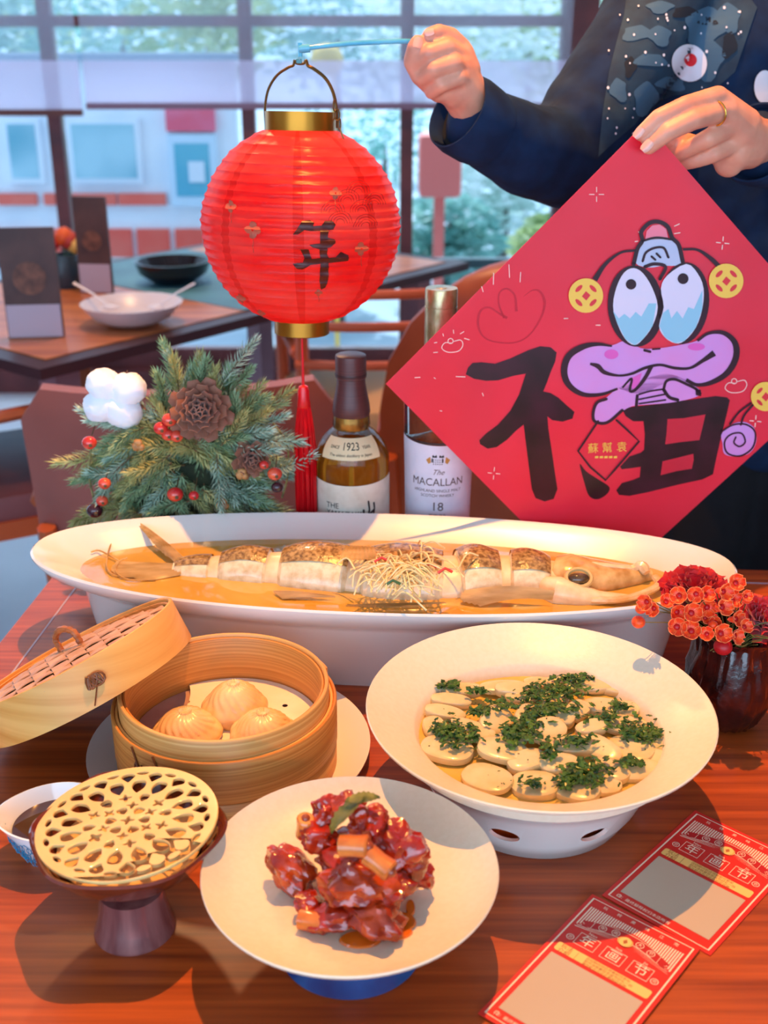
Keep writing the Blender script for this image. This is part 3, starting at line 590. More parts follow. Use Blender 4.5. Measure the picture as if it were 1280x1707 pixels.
M_bone = mat('rib_bone', (222, 128, 52), (190, 92, 34), rough=.25, coat=.5, scale=50)
def onp(px, py, dz): return atz(px, py, TZ+.051+dz)
ribs = [ # px,py,dz, rx,ry,rz px-ish radii, rot, mat, label
 (490, 1452, .014, 46, 24, 30, -35, 1, 'braised rib chunk at the left foot of the heap'), (596, 1470, .030, 50, 30, 34, 8, 1, 'largest braised rib chunk at the front centre of the heap'), (650, 1482, .024, 34, 22, 26, 20, 0, 'braised rib chunk at the right of the front row'),
 (665, 1420, .040, 44, 28, 44, 60, 0, 'tall red rib chunk at the right side of the heap'), (690, 1455, .018, 24, 20, 34, 70, 0, 'dark rib chunk low on the right edge of the heap'), (545, 1352, .052, 26, 18, 24, 20, 0, 'rib chunk at the top left of the heap'),
 (612, 1372, .060, 28, 22, 34, -60, 0, 'dark glazed rib chunk beside the mint leaf'), (530, 1395, .040, 24, 18, 34, 75, 0, 'dark glazed rib chunk on the upper left slope'), (626, 1530, .012, 42, 26, 26, -12, 1, 'thick rib chunk at the near bottom of the heap'),
 (552, 1528, .010, 36, 20, 20, 10, 0, 'small dark rib chunk low at the front left'), (516, 1508, .010, 24, 16, 18, -20, 0, 'small red rib chunk above the cut bone end'), (600, 1430, .030, 60, 44, 36, 0, 0, 'rib chunk buried in the middle of the heap'), (580, 1340, .060, 26, 16, 18, 10, 1, 'orange rib chunk at the very top behind the mint leaf')]
for i, (px, py, dz, rx, ry, rz, rot, mi, lb) in enumerate(ribs):
    c = onp(px, py, dz); k = .72/FPX; sd = i*7.3
    f = lambda d, sd=sd: .82+.38*noise.noise(d*1.5+V((sd, 0, 0)))+.14*noise.noise(d*4+V((0, sd, 0)))+.05*noise.noise(d*11+V((0, sd, 0)))+.10*max(abs(d.x), abs(d.y), abs(d.z))
    Mx = Matrix.Translation(c) @ Matrix.Rotation(R(-rot), 4, 'Y') @ Matrix.Rotation(R(rot*.4), 4, 'Z')
    single('braised_rib', xf(ball((0, 0, 0), (rx*k*1.32, ry*k*1.75, rz*k*1.18), 40, 24, f), Mx), M_rib2 if mi else M_rib, lb, 'meat', 'braised ribs on the footed plate')
for px, py, dz, ax, L2, r_, lb in ((590, 1410, .064, V((.9, -.2, .1)), .011, .008, 'orange cut bone end in the upper middle of the ribs'), (632, 1438, .056, V((.8, -.5, -.35)), .011, .0078, 'orange bone tube pointing right in the centre of the ribs'),
        (520, 1535, .008, V((.85, -.3, .1)), .010, .0075, 'orange cut bone end at the lower left of the ribs'), (508, 1378, .045, V((.1, -.2, .9)), .010, .0065, 'flat orange piece standing at the upper left of the ribs')):
    c = onp(px, py, dz); ax = ax.normalized(); n1 = tube([c-ax*L2*.9, c-ax*L2*.82, c, c+ax*L2*.78, c+ax*L2*.9], [r_*.8, r_*.95, r_*.88, r_*.98, r_*.84], 14)
    bo = single('bone_end', n1, M_bone, lb, 'bone')
    h = ball(c+ax*L2*.86, (r_*.5,)*3, 10, 6); mesh('marrow', move(h, -bo.location), mat('marrow', (150, 60, 26), rough=.3, coat=.5), bo, local=True)
def leafshape(L2, W2, n=14, cup=.25, teeth=.1):
    vs, fs = [], []
    for i in range(n+1):
        t = i/n; wv = W2*sin(pi*t**.85)**.8*(1+teeth*((i % 2)*2-1)) if 0 < t < 1 else .0001
        for j in range(-3, 4):
            s = j/3; vs.append(V((L2*(t-.5)+abs(s)*wv*.3, wv*s, -cup*W2*(1-abs(s))*.5+.15*W2*abs(sin(i*1.6+abs(j)*2.2))*abs(s)-L2*.25*(t-.5)**2)))
    for i in range(n):
        for j in range(6): a = i*7+j; fs.append((a, a+1, a+8, a+7))
    return vs, fs
M_mint = translucent('mint_leaf', (74, 92, 40), .15, .4, c2=(120, 122, 62), scale=120)
c = onp(578, 1352, .078)
mint = empty('mint_sprig', c, 'green mint leaf lying on top of the braised ribs', 'leaf')
mesh('leaf', xf(leafshape(.038, .0095), Matrix.Translation(c) @ Matrix.Rotation(R(48), 4, 'Z') @ Matrix.Rotation(R(-28), 4, 'X') @ Matrix.Rotation(R(-12), 4, 'Y')), M_mint, mint)
mesh('leaf', xf(leafshape(.024, .006), Matrix.Translation(onp(604, 1330, .082)) @ Matrix.Rotation(R(10), 4, 'Z')), M_mint, mint)
sp_ = []
for px, py, rx, ry in ((600, 1565, 38, 14), (672, 1535, 24, 16), (655, 1552, 36, 14), (684, 1512, 9, 14)):
    c = atz(px, py, TZ+.0532); sp_.append(lathe([(1, -.0012), (.9, .0002), (0, .0006)], (0, 0, 0), 24)); sp_[-1] = ([V((v.x*rx*.00037, v.y*ry*.00056, v.z))+c for v in sp_[-1][0]], sp_[-1][1])
tag(mesh('sauce_puddle', join(*sp_), mat('orange_sauce', (236, 120, 30), rough=.08, coat=.8, trans=.2), None), 'orange sauce pooled at the lower right of the ribs', 'sauce', kind='stuff')
# ---------------------------------------------------------------- STEAMER
SB = V((-.1385, .869, TZ))
up = empty('under_plate', SB, 'round white plate beneath the bamboo steamer basket', 'plate')
mesh('plate', lathe([(0, .004), (.09, .004), (.110, .0085), (.1235, .0155), (.1262, .0165), (.1258, .0145), (.112, .005), (.085, .0), (0, .0)], SB, 80), M_por, up)
SC_ = V((-.1385, .855, TZ+.0045)); st = empty('steamer_basket', SC_, 'round bamboo steamer basket holding three soup dumplings', 'basket')
def hoop(r, th, z0, z1, n=96, c=SC_, lap=None):
    P = [(r, z0), (r+.0002, z1-.001), (r-.0006, z1), (r-th+.0006, z1), (r-th, z1-.001), (r-th, z0)]; return lathe(P, c, n, loop=True)
def gp(v): return v
mesh('inner_hoop', hoop(.0905, .0035, .004, .0815), M_bam2, st)
mesh('lining_hoop', hoop(.0866, .0026, .004, .079), M_bam, st)
mesh('outer_hoop', hoop(.0972, .0028, .026, .0655), M_bam, st); mesh('outer_hoop', hoop(.0942, .0030, .020, .0645), M_bam2, st)
mesh('base_hoop', hoop(.0964, .0036, .0005, .0245), M_bam, st)
for k in range(13):
    x = -.078+k*.013; h = sqrt(max(0, .0835**2-x*x)); mesh('floor_slat', box(SC_+V((x, 0, .026)), (.009, 2*h, .003)), M_bam, st, False)
for a in (232, 246, 60):
    q = SC_+V((cos(R(a))*.0982, sin(R(a))*.0982, .045)); tdir = V((-sin(R(a)), cos(R(a)), 0)); out_ = V((cos(R(a)), sin(R(a)), 0))
    pts = [q+tdir*.005*cos(t)+V((0, 0, .007*sin(2*t)))+out_*.0008 for t in [2*pi*k/16 for k in range(16)]]
    mesh('cane_tie', join(tube(pts, .0009, 5, loop=True), tube([q+V((0, 0, .02))-tdir*.008, q, q-V((0, 0, .018))+tdir*.003], .0009, 5)), M_cane, st)
# overlap end of the outer hoop
mesh('hoop_end', rings([[SC_+V((cos(R(a))*(.0915+dr), sin(R(a))*(.0915+dr), z)) for dr, z in ((0, .03), (.0022, .03), (.0022, .0775-(a-20)*.0001), (0, .0775))] for a in range(20, 62, 3)], cap0=True, cap1=True), M_bam2, st)
# paper liner with holes
zp = .036; cu = []
o = mesh('paper_liner', lathe([(.0832, zp), (.0832, zp+.0006), (0, zp+.0006)], SC_, 64, cap0=True), M_stone, None)
pc = [atz(a, b, SC_.z+zp) for a, b in ((312, 1171), (475, 1177), (492, 1210), (404, 1215))]
cut(o, [lathe([(.0026, -.004), (.0026, .006)], p, 16, cap0=True, cap1=True) for p in pc]+[lathe([(.085, -.004), (.085, .006)], SC_+V((-.125, .045, zp)), 64, cap0=True, cap1=True)])
o.data.materials.clear(); o.data.materials.append(mat('liner_paper', (250, 236, 214), (244, 226, 200), rough=.7, scale=30, bump=.1)); tag(o, 'round perforated paper liner under the soup dumplings', 'paper')
mesh('cloth_liner', lathe([(.083, zp-.005), (.083, zp-.0045), (0, zp-.0045)], SC_, 48, cap0=True), mat('liner_grey', (188, 150, 138), (170, 132, 122), rough=.8, scale=30), st)
M_dough = mat('dumpling_dough', (246, 212, 152), (236, 190, 120), rough=.26, coat=.35, sss=.25, scale=40)
def dumpling(px, py, r, h, seed, label, z=SC_.z+zp+.0006):
    c = atz(px, py, z); n, m = 96, 26; rs = []
    for i in range(m+1):
        t = i/m; z_ = h*(1-(1-t)**1.15) if t < 1 else h
        z_ = h*t**.92; rr = r*((1-t**1.9)**.62)*(1+.10*sin(pi*min(1, t*2.2)))
        if t > .86: rr = max(rr, r*.16*(1+.25*(t-.86)/.14))
        amp = .30*max(0, min(1, (t-.14)/.5))*(1-.25*t); ring = []
        for k in range(n):
            a = 2*pi*k/n; tw = a+1.1*t*t+.15*sin(a*2+seed); p = (abs(sin(tw*9))**.6)-.5
            rk = rr*(1+amp*.42*p)*(1+.05*noise.noise(V((cos(a), sin(a), t*2+seed))*1.5))
            ring.append(c+V((rk*cos(a), rk*sin(a), z_+(-.06*h*p if t > .9 else 0))))
        rs.append(ring)
    rs.append([c+V(((p-c).x*.45, (p-c).y*.45, h*.93)) for p in rs[-1]])
    single('soup_dumpling', rings(rs, cap0=True, cap1=True), M_dough, label, 'dumpling', 'dumplings in the steamer')
dumpling(392, 1190, .0275, .033, 1.0, 'soup dumpling at the back of the steamer, tallest of the three')
dumpling(312, 1228, .0285, .027, 2.3, 'soup dumpling at the front left of the steamer')
dumpling(440, 1232, .0275, .028, 4.1, 'soup dumpling at the front right of the steamer')
# ---------------------------------------------------------------- STEAMER LID
LC = V((-.281, .9033, .8404)); LR = (Matrix.Rotation(-.4727, 4, 'Y') @ Matrix.Rotation(-.2115, 4, 'X')); LMx = Matrix.Translation(LC) @ LR
ld = empty('steamer_lid', LC+V((0, 0, -.03)), 'woven bamboo steamer lid leaning against the left of the basket', 'lid')
def lh(r, th, z0, z1): return xf(lathe([(r, z0), (r, z1-.0006), (r-.0006, z1), (r-th+.0006, z1), (r-th, z1-.0006), (r-th, z0)], (0, 0, 0), 96, loop=True), LMx)
M_bamL = mat('bamboo_lid', (236, 178, 98), (214, 146, 66), rough=.38, scale=3, detail=6, stretch=(1.2, 1.2, 30), bump=.08, bscale=6, bdist=.0008)
mesh('outer_rim', lh(.0986, .0032, -.039, 0), M_bamL, ld); mesh('inner_rim', lh(.0952, .0028, -.036, -.003), M_bam, ld)
Rw = .0915; nb = 11; pit = 2*Rw/nb; wv = []
M_weave = mat('weave_strip', (214, 166, 124), (190, 138, 98), rough=.5, scale=6, stretch=(14, 14, 1), bump=.15, bscale=20, bdist=.0006)
def wstrip(i, ax):
    u = -Rw+pit*(i+.5); h = sqrt(max(0, Rw**2-u*u)); 
    if h < pit*.6: return None
    rs = []; n = max(6, int(h*2/pit*6))
    for k in range(n+1):
        s = -h+2*h*k/n; par = (s+Rw)/pit-.5; sg = (1 if (i % 2 == 0) else -1)*(1 if ax else -1)
        zz = -.006-.0025+.012*(1-(u*u+s*s)/Rw**2)*.9+sg*.0011*cos(pi*par)
        P = []
        for dw, dz in ((-pit*.47, 0), (pit*.47, 0), (pit*.47, .0008), (-pit*.47, .0008)):
            x, y = (u+dw, s) if ax else (s, u+dw); P.append(LMx @ (Matrix.Rotation(.5, 4, 'Z') @ V((x, y, zz+dz))))
        rs.append(P)
    return rings(rs, cap0=True, cap1=True)
for ax in (0, 1):
    for i in range(nb):
        q = wstrip(i, ax)
        if q: mesh('bamboo_strip', q, M_weave, ld, False)
mesh('lid_lining', xf(lathe([(.092, -.012), (.05, -.008), (0, -.006)], (0, 0, 0), 48), LMx), mat('lining_dark', (120, 84, 54), rough=.8), ld)
P_ = spline([LMx @ V((cos(2.6)*.028*s, sin(2.6)*.028*s, z)) for s, z in ((-.6, .004), (-.55, .016), (0, .022), (.55, .016), (.6, .004))], 8)
mesh('handle', tube(P_, [.0026+.0004*(i % 3) for i in range(len(P_))], 8), mat('cane_handle', (186, 112, 62), (140, 76, 40), rough=.4, scale=80), ld)
lk = LMx @ V((cos(R(-62))*.0992, sin(R(-62))*.0992, -.018)); lt = (LMx.to_3x3() @ V((-sin(R(-62)), cos(R(-62)), 0))); lu = LMx.to_3x3() @ V((0, 0, 1)); lo_ = LMx.to_3x3() @ V((cos(R(-62)), sin(R(-62)), 0))
for k in range(4): mesh('cane_tie', tube([lk+lt*(.0065*cos(t+k)*(1-.12*k)-.002*k+.004)+lu*(.0055*sin(t*(1+k%2)+k*1.3))+lo_*.0012 for t in [2*pi*q/12 for q in range(12)]], .0010, 5, loop=True), M_cane, ld)
mesh('rim_seam', tube([lk+lt*.002-lu*.004+lo_*.0005, lk-lt*.008-lu*.019+lo_*.0003], .0006, 4), M_cane, ld)
# ---------------------------------------------------------------- GOBLET DISH WITH PIERCED COVER
GC = V((-.182, .655, TZ)); gb = empty('pedestal_bowl', GC, 'brown glazed pedestal bowl with scalloped rim at the lower left', 'bowl')
M_brown = mat('brown_glaze', (112, 48, 28), (84, 34, 24), rough=.12, coat=.7, scale=12)
def wl(prof, off=V((0, 0, 0)), amp=.03, k=6, n=120):
    rs = []
    for r, z in prof:
        w_ = amp*max(0, (z-.045)/.03) if z > .045 else 0
        rs.append([GC+off*min(1, z/.05)+V((r*(1+w_*(cos(k*a)+.5*cos(3*a+1)))*cos(a), r*(1+w_*(cos(k*a)+.5*cos(3*a+1)))*sin(a), z+.0010*cos(k*a)*min(1, w_*30))) for a in [2*pi*j/n for j in range(n)]])
    return rs
go = V((-.002, .017, 0))
mesh('bowl', rings(wl([(.002, .034), (.026, .034), (.040, .044), (.058, .060), (.0655, .072), (.0685, .0765), (.0670, .0780), (.0645, .0765), (.061, .070), (.05, .056), (.03, .046), (.002, .044)], go)), M_brown, gb)
mesh('foot', lathe([(.0, .036), (.0235, .036), (.0235, .028), (.026, .012), (.0295, .002), (.0295, .0), (.027, .0), (.02, .012), (0, .02)], GC, 64), mat('foot_glaze', (112, 62, 62), (150, 96, 92), rough=.1, coat=.9, metal=.15, scale=6, stretch=(12, 12, .6)), gb)
# pierced disc: outline and holes as one filled 2-D curve
def curve_plate(outer, holes, depth, bev):
    cu = bpy.data.curves.new('c', 'CURVE'); cu.dimensions = '2D'; cu.fill_mode = 'BOTH'; cu.extrude = depth/2; cu.bevel_depth = bev; cu.bevel_resolution = 1
    for H in [outer]+holes:
        s = cu.splines.new('POLY'); s.points.add(len(H)-1); s.use_cyclic_u = True
        for p, q in zip(s.points, H): p.co = (q[0], q[1], 0, 1)
    o = bpy.data.objects.new('c', cu); COL.objects.link(o); dg = bpy.context.evaluated_depsgraph_get(); dg.update(); me = bpy.data.meshes.new_from_object(o.evaluated_get(dg))
    r = [v.co.copy() for v in me.vertices], [tuple(p.vertices) for p in me.polygons]; bpy.data.objects.remove(o); bpy.data.meshes.remove(me); return r
def blob(cx, cy, f, n=22, rot=0):
    out = []
    for k in range(n):
        a = 2*pi*k/n; x, y = f(a); out.append((cx+x*cos(rot)-y*sin(rot), cy+x*sin(rot)+y*cos(rot)))
    return out
RO = .0645; holes = []
def quat(r): return lambda a: (r*(1+.34*cos(4*a))*cos(a), r*(1+.34*cos(4*a))*sin(a))
def bell(l, w_): return lambda a: (l*cos(a), w_*sin(a)*(1.0-.62*cos(a)-.0)+.0)
def fan(l, w_): return lambda a: (l*cos(a), w_*sin(a)*(1.0+.6*cos(a))*(1+.12*cos(3*a)))
holes.append(blob(0, 0, quat(.0044)))
for i in range(6): a = 2*pi*i/6; holes.append(blob(.0118*cos(a), .0118*sin(a), fan(.0048, .0044), rot=a))
for i in range(6): a = 2*pi*(i+.5)/6; holes.append(blob(.0175*cos(a), .0175*sin(a), quat(.0039), rot=a))
for i in range(12): a = 2*pi*(i+.5)/12; holes.append(blob(.0268*cos(a), .0268*sin(a), quat(.0042) if i % 2 else fan(.0052, .0040), rot=a))
for i in range(16): a = 2*pi*i/16; holes.append(blob(.0400*cos(a), .0400*sin(a), fan(.0084, .0056), rot=a))
for i in range(16): a = 2*pi*(i+.5)/16; holes.append(blob(.0520*cos(a), .0520*sin(a), lambda t: (.0052*cos(t)*(1+.2*cos(2*t)), .0054*sin(t)*(1+.45*cos(t))), rot=a))
for i in range(16): a = 2*pi*i/16; holes.append(blob(.0575*cos(a), .0568*sin(a), lambda t: (.0026*cos(t), .0052*sin(t)), rot=a))
disc = curve_plate([(RO*cos(2*pi*k/96), RO*sin(2*pi*k/96)) for k in range(96)], holes, .0016, .0007)
DC = GC+go+V((-.001, .003, .0785)); DM = Matrix.Translation(DC) @ Matrix.Rotation(R(-2.5), 4, 'Y') @ Matrix.Rotation(R(.2), 4, 'X')
single('pierced_cover', xf(disc, DM), mat('cover_cream', (240, 200, 128), (232, 186, 112), rough=.35, coat=.2, scale=30), 'round cream openwork cover with flower shaped holes on the brown pedestal bowl', 'cover')
single('drip_tray', lathe([(0, .0005), (.045, .0005), (.052, .005), (.0515, .006), (.044, .002), (0, .002)], GC+go+V((0, 0, .056)), 48), mat('tray_pale', (236, 196, 130), rough=.4), 'pale shallow tray glimpsed through the holes of the openwork cover', 'tray')
# small pitcher of blue and white porcelain
CC = V((-.258, .738, TZ)); cp = empty('sauce_cup', CC, 'small blue and white porcelain sauce cup behind the brown pedestal bowl', 'cup')
def el(r, z, sp=0): return [CC+V(((r*(1+.0*cos(a))+sp*max(0, cos(a-pi*1.08))**3)*cos(a), r*sin(a)*.92, z+(sp*.18)*max(0, cos(a-pi*1.08))**3)) for a in [2*pi*k/60 for k in range(60)]]
mesh('cup', rings([el(.001, 0), el(.022, 0), el(.024, .003), el(.033, .018), el(.040, .036, .004), el(.0415, .040, .006), el(.040, .0405, .006), el(.038, .036, .004), el(.030, .018), el(.02, .006), el(.001, .005)]), mat('cup_white', (240, 240, 240), rough=.12, coat=.6), cp)
mesh('dark_sauce', rings([el(.0345, .028), el(.001, .028)]), mat('soy_sauce', (60, 16, 8), rough=.05, coat=.8), cp)
parts = []
for i in range(34):
    a = pi*.75+i*(pi*.95/34); 
    for z, r_ in ((.010, .0290), (.019, .0342), (.028, .0379)):
        ph = i*1.7+z*300; rr = .0022+.0009*sin(ph)
        parts.append(tube([CC+V(((r_+.0002+z*0)*cos(a+rr*28*cos(t)), (r_+.0002)*.92*sin(a+rr*28*cos(t)), z+rr*sin(t)*1.6)) + V((cos(a), sin(a), 0))*.0006*(1+sin(t)) for t in [2*pi*q/8 for q in range(8)]], .00028, 4, loop=True))
mesh('blue_scroll_print', join(*parts), mat('cobalt_teal', (24, 120, 160), rough=.2), cp)
# ---------------------------------------------------------------- VOUCHERS
M_vred = mat('voucher_red', (214, 44, 34), rough=.35); M_vpale = mat('voucher_pale', (250, 222, 190), rough=.4); M_vyel = mat('voucher_yellow', (246, 200, 112), rough=.4); M_vgrey = mat('voucher_grey', (196, 176, 150), rough=.25); M_vbr = mat('voucher_brown', (176, 100, 50), rough=.5)
def voucher(TL, TR, BL, z, label):
    TL, TR, BL = V(TL), V(TR), V(BL); U = TR-TL; W = BL-TL; ww, hh = U.length, W.length; Un, Wn = U.normalized(), W.normalized()
    Wn = (Wn-Un*Wn.dot(Un)).normalized(); K = ww/100   # card units: 100 wide
    H = hh/K
    def f(u, v_, lay=0): return TL+Un*(u*K)+Wn*(v_*K)+V((0, 0, z-TL.z+.0008+lay*.00012))
    c = f(50, H/2); e = empty('voucher', (c.x, c.y, z), label, 'voucher')
    P = [f(0, 0), f(100, 0), f(100, H), f(0, H)]; vs = [p-V((0, 0, .0008)) for p in P]+P
    mesh('card', (vs, [(0, 3, 2, 1), (4, 5, 6, 7), (0, 1, 5, 4), (1, 2, 6, 5), (2, 3, 7, 6), (3, 0, 4, 7)]), M_vred, e, False)
    pale = [stroke2([(4, 4), (96, 4), (96, H-4), (4, H-4)], 1.6, f, 1, closed=True, sm=1)]
    for i in range(40):                                     # sunburst bars along the top
        x = 8+i*84/39; top = 12-0*i; bot = 20+0.0105*(x-50)**2+.5; pale.append(poly2([(x-.6, top+2), (x+.6, top+2), (x+.6, bot), (x-.6, bot)], f, 1))
    cx, cy = 50, 37
    for i in range(26):
        a = pi*(i+.5)/26; r0, r1 = 8, 26+abs(cos(a))*14
        x0_, y0_ = cx+r0*cos(a), cy-r0*.6*sin(a); x1_, y1_ = cx+r1*cos(a)*1.05, cy-r1*.42*sin(a)+6*abs(cos(a))
        d = .9; pale.append(poly2([(x0_, y0_), (x1_-d, y1_), (x1_+d, y1_+.6)], f, 1))
    for i, ch in enumerate('玩转美味江南'): pale.append(text2(ch, 18+i*13, 8.6, 4.2, f, 1))
    for x, ch in ((26, '年'), (50, '画'), (74, '节')):
        pale.append(stroke2([(x-9, 46), (x+9, 46), (x+9, 60), (x-9, 60)], .7, f, 2, closed=True, sm=1)); pale.append(text2(ch, x, 53, 13, f, 2, bold=.012))
    for x, s in ((26, 'Nian'), (50, 'hua'), (74, 'Jie')): pale.append(text2(s, x, 43.2, 4, f, 2))
    for x, y in ((12, 56), (88, 56)): pale.append(ring2(x, y, 3, .6, f, 2)); pale.append(text2('合', x, y, 4, f, 2))
    pale.append(text2('注：最终解释权归本店所有', 34, H-8.5, 4.2, f, 1)); pale.append(ring2(11, H-9, 1.8, .6, f, 1))
    printed('pale_print', join(*pale), M_vpale, e)
    rib = [poly2([(x, 24+.0065*(x-50)**2-1) for x in range(20, 81, 4)]+[(x, 33+.0065*(x-50)**2-1) for x in range(80, 19, -4)], f, 3)]
    rib += [poly2([(10, 33), (20, 29), (20, 37), (11, 40), (14, 36)], f, 3), poly2([(90, 33), (80, 29), (80, 37), (89, 40), (86, 36)], f, 3)]
    printed('ribbon_print', join(*rib), mat('voucher_deep', (190, 30, 30), rough=.35), e)
    rp2 = [stroke2([(x, 24+.0065*(x-50)**2-1) for x in range(20, 81, 6)]+[(x, 33+.0065*(x-50)**2-1) for x in range(80, 19, -6)], .5, f, 4, closed=True, sm=1)]
    for x, ch in ((28, '年'), (39, '画'), (61, '大'), (72, '节')): y = 28+.0065*(x-50)**2; rp2 += [ring2(x, y, 3.3, .5, f, 4), text2(ch, x, y, 4.4, f, 4)]
    printed('ribbon_print', join(*rp2), M_vpale, e)
    printed('coin_print', join(circ2(50, 33, 6.5, f, 5, ry=5.6)), M_vyel, e); printed('coin_print', join(poly2([(50, 30), (52, 33), (50, 36), (48, 33)], f, 6), ring2(50, 33, 5.6, .35, f, 6)), M_vbr, e)
    q = []
    for (x, y), a0 in (((92, 66), -90), ((92, 76), 0), ((8, 76), 90), ((8, 66), 180)):
        for k in range(4): a = R(a0+k*30); q.append((x+2*cos(a)-(2 if x > 50 else -2), y+2*sin(a)+(2 if y < 70 else -2)))
    printed('yellow_bar_print', poly2(q, f, 2), M_vyel, e)
    printed('bar_text_print', join(text2('玩法', 17, 69, 5.4, f, 3), text2('介绍', 17, 74.5, 5.4, f, 3), stroke2([(27, 67.5), (27, 76)], .3, f, 3, sm=1), text2('活动期间到店用餐即可参加', 54, 68.5, 3.3, f, 3), text2('刮开涂层赢取年画节好礼一份', 56, 72, 3.3, f, 3), text2('请在柜台出示此券即可兑换', 54, 75.4, 3.3, f, 3)), M_vbr, e)
    printed('scratch_panel', poly2([(9, 80), (91, 80), (91, H-14), (9, H-14)], f, 2), M_vgrey, e)
a1 = [V((.2619, .7902, 0)), V((.1666, .6861, 0)), V((.2324, .6243, 0))]
for v_ in a1: v_.z = TZ
voucher(a1[0], a1[0]+(a1[2]-a1[1]), a1[1], TZ+.0002, 'red festival voucher nearer the flower vase, partly in the bowl shadow')
a2 = [V((.1577, .6868, TZ)), V((.2251, .6306, TZ)), V((.0577, .5768, TZ))]
voucher(a2[0], a2[1], a2[2], TZ+.0016, 'red festival voucher at the front right, nearest the viewer')
# ================================================================ BOTTLES
def onCyl(c, r, off=0):
    """map (mm right, mm down) onto the front of a bottle of radius r(z) about c"""
    def f(u, v_, lay=1):
        z = c.z-v_/1000; rr = (r(z-c.z) if callable(r) else r)+.0003+lay*.00015; a = u/1000/rr+off
        return V((c.x+rr*sin(a), c.y-rr*cos(a), z))
    return f
def cylpatch(c, r, z0, z1, a0, a1, n=40, m=12, extra=.0003, zt=None):
    rs = []
    for i in range(m+1):
        t = i/m; row = []
        for k in range(n+1):
            s = k/n; a = a0+(a1-a0)*s; top = z1(a) if callable(z1) else z1; bot = z0(a) if callable(z0) else z0; z = bot+(top-bot)*t; rr = (r(z) if callable(r) else r)+extra
            row.append(V((c.x+rr*sin(a), c.y-rr*cos(a), c.z+z)))
        rs.append(row)
    return rings(rs, closed_u=False)
def prof_r(P):
    def g(z):
        for (r0, z0), (r1, z1) in zip(P, P[1:]):
            if z0 <= z <= z1 and z1 > z0: return r0+(r1-r0)*(z-z0)/(z1-z0)
        return P[-1][0]
    return g
M_glass = mat('clear_bottle_glass', (235, 240, 235), rough=.02, trans=1, ior=1.3)
M_amber = mat('amber_whisky', (232, 150, 40), rough=.02, trans=.75, ior=1.33, emit=0)
M_ink = mat('label_ink', (40, 36, 40), rough=.5); M_gold = mat('label_gold', (190, 160, 96), rough=.3, metal=.7)
Yb = V((-.0375, 1.252, TZ)); by = empty('whisky_bottle', Yb, 'round shouldered amber whisky bottle with brown cap beside the red tassel', 'bottle', 'whisky bottles behind the platter')
yb = [(.040, 0), (.0425, .003), (.0435, .012), (.0435, .145), (.0430, .155), (.0402, .165), (.0345, .1745), (.0275, .182), (.0220, .187), (.0198, .192), (.0192, .208)]
ybs = [(.0435, .13)]+[(p.x, p.y) for p in spline([(a, b, 0) for a, b in yb[3:]], 5)]
YP = yb[:3]+ybs
mesh('glass', lathe([(0, 0)]+YP, Yb, 64), M_glass, by)
mesh('whisky', lathe([(0, .004)]+[(r-.0022, max(z, .004)) for r, z in YP if z < .176]+[(.0, .176)], Yb, 64), M_amber, by)
mesh('neck_wrap', lathe([(.0208, .188), (.0218, .192), (.0212, .198), (.0206, .206)], Yb, 48), mat('neck_gold', (170, 130, 60), (90, 60, 30), rough=.2, metal=.6, scale=60), by)
mesh('cap_sleeve', lathe([(.0208, .203), (.0218, .207), (.0208, .217), (.0180, .231), (.0164, .241), (.0160, .249)], Yb, 48), mat('cap_brown', (92, 52, 50), (76, 42, 42), rough=.38, scale=3, stretch=(1, 1, 200)), by)
mesh('cap', lathe([(.0166, .2465), (.0176, .2475), (.0176, .270), (.0172, .2725), (.0155, .2735), (.0, .2735)], Yb, 48), mat('cap_brown', (92, 52, 50)), by)
mesh('cap_ring', lathe([(.0178, .2495), (.0181, .251), (.0178, .2525)], Yb, 48), mat('cap_dark', (58, 32, 34), rough=.4), by)
g = prof_r(YP)
mesh('main_label', cylpatch(Yb, g, .010, lambda a: .131+.004*(1-cos(a)), R(-82), R(86), extra=.0005), mat('label_cream', (222, 214, 198), (206, 196, 178), rough=.55, scale=60), by)
f = onCyl(Yb+V((0, 0, .113)), lambda z: .0436, 0)
printed('label_print', join(text2('THE', -31, 7.5, 9.5, f, 3, 'LEFT', sx=.95), text2('YAMAZAKI', -31, 17, 9.5, f, 3, 'LEFT', sx=.92), text2('SINGLE MALT', -31, 26, 5.5, f, 3, 'LEFT'), text2('JAPANESE WHISKY', -31, 33, 5.0, f, 3, 'LEFT')), M_ink, by)
ka = [([(25.5, 2), (27, 12), (26, 16)], 2.2), ([(18, 12), (19, 20), (25, 19), (34, 14)], 2.6), ([(34.5, 5), (35.5, 12), (34, 18)], 2.2), ([(30, 27), (26, 33), (20, 38)], 2.4), ([(27, 34), (30, 42), (36, 46)], 2.6), ([(22, 48), (30, 46), (36, 44)], 2)]
printed('calligraphy_print', join(*[stroke2([(x*.80, y) for x, y in p], w_, f, 4) for p, w_ in ka]), M_ink, by)
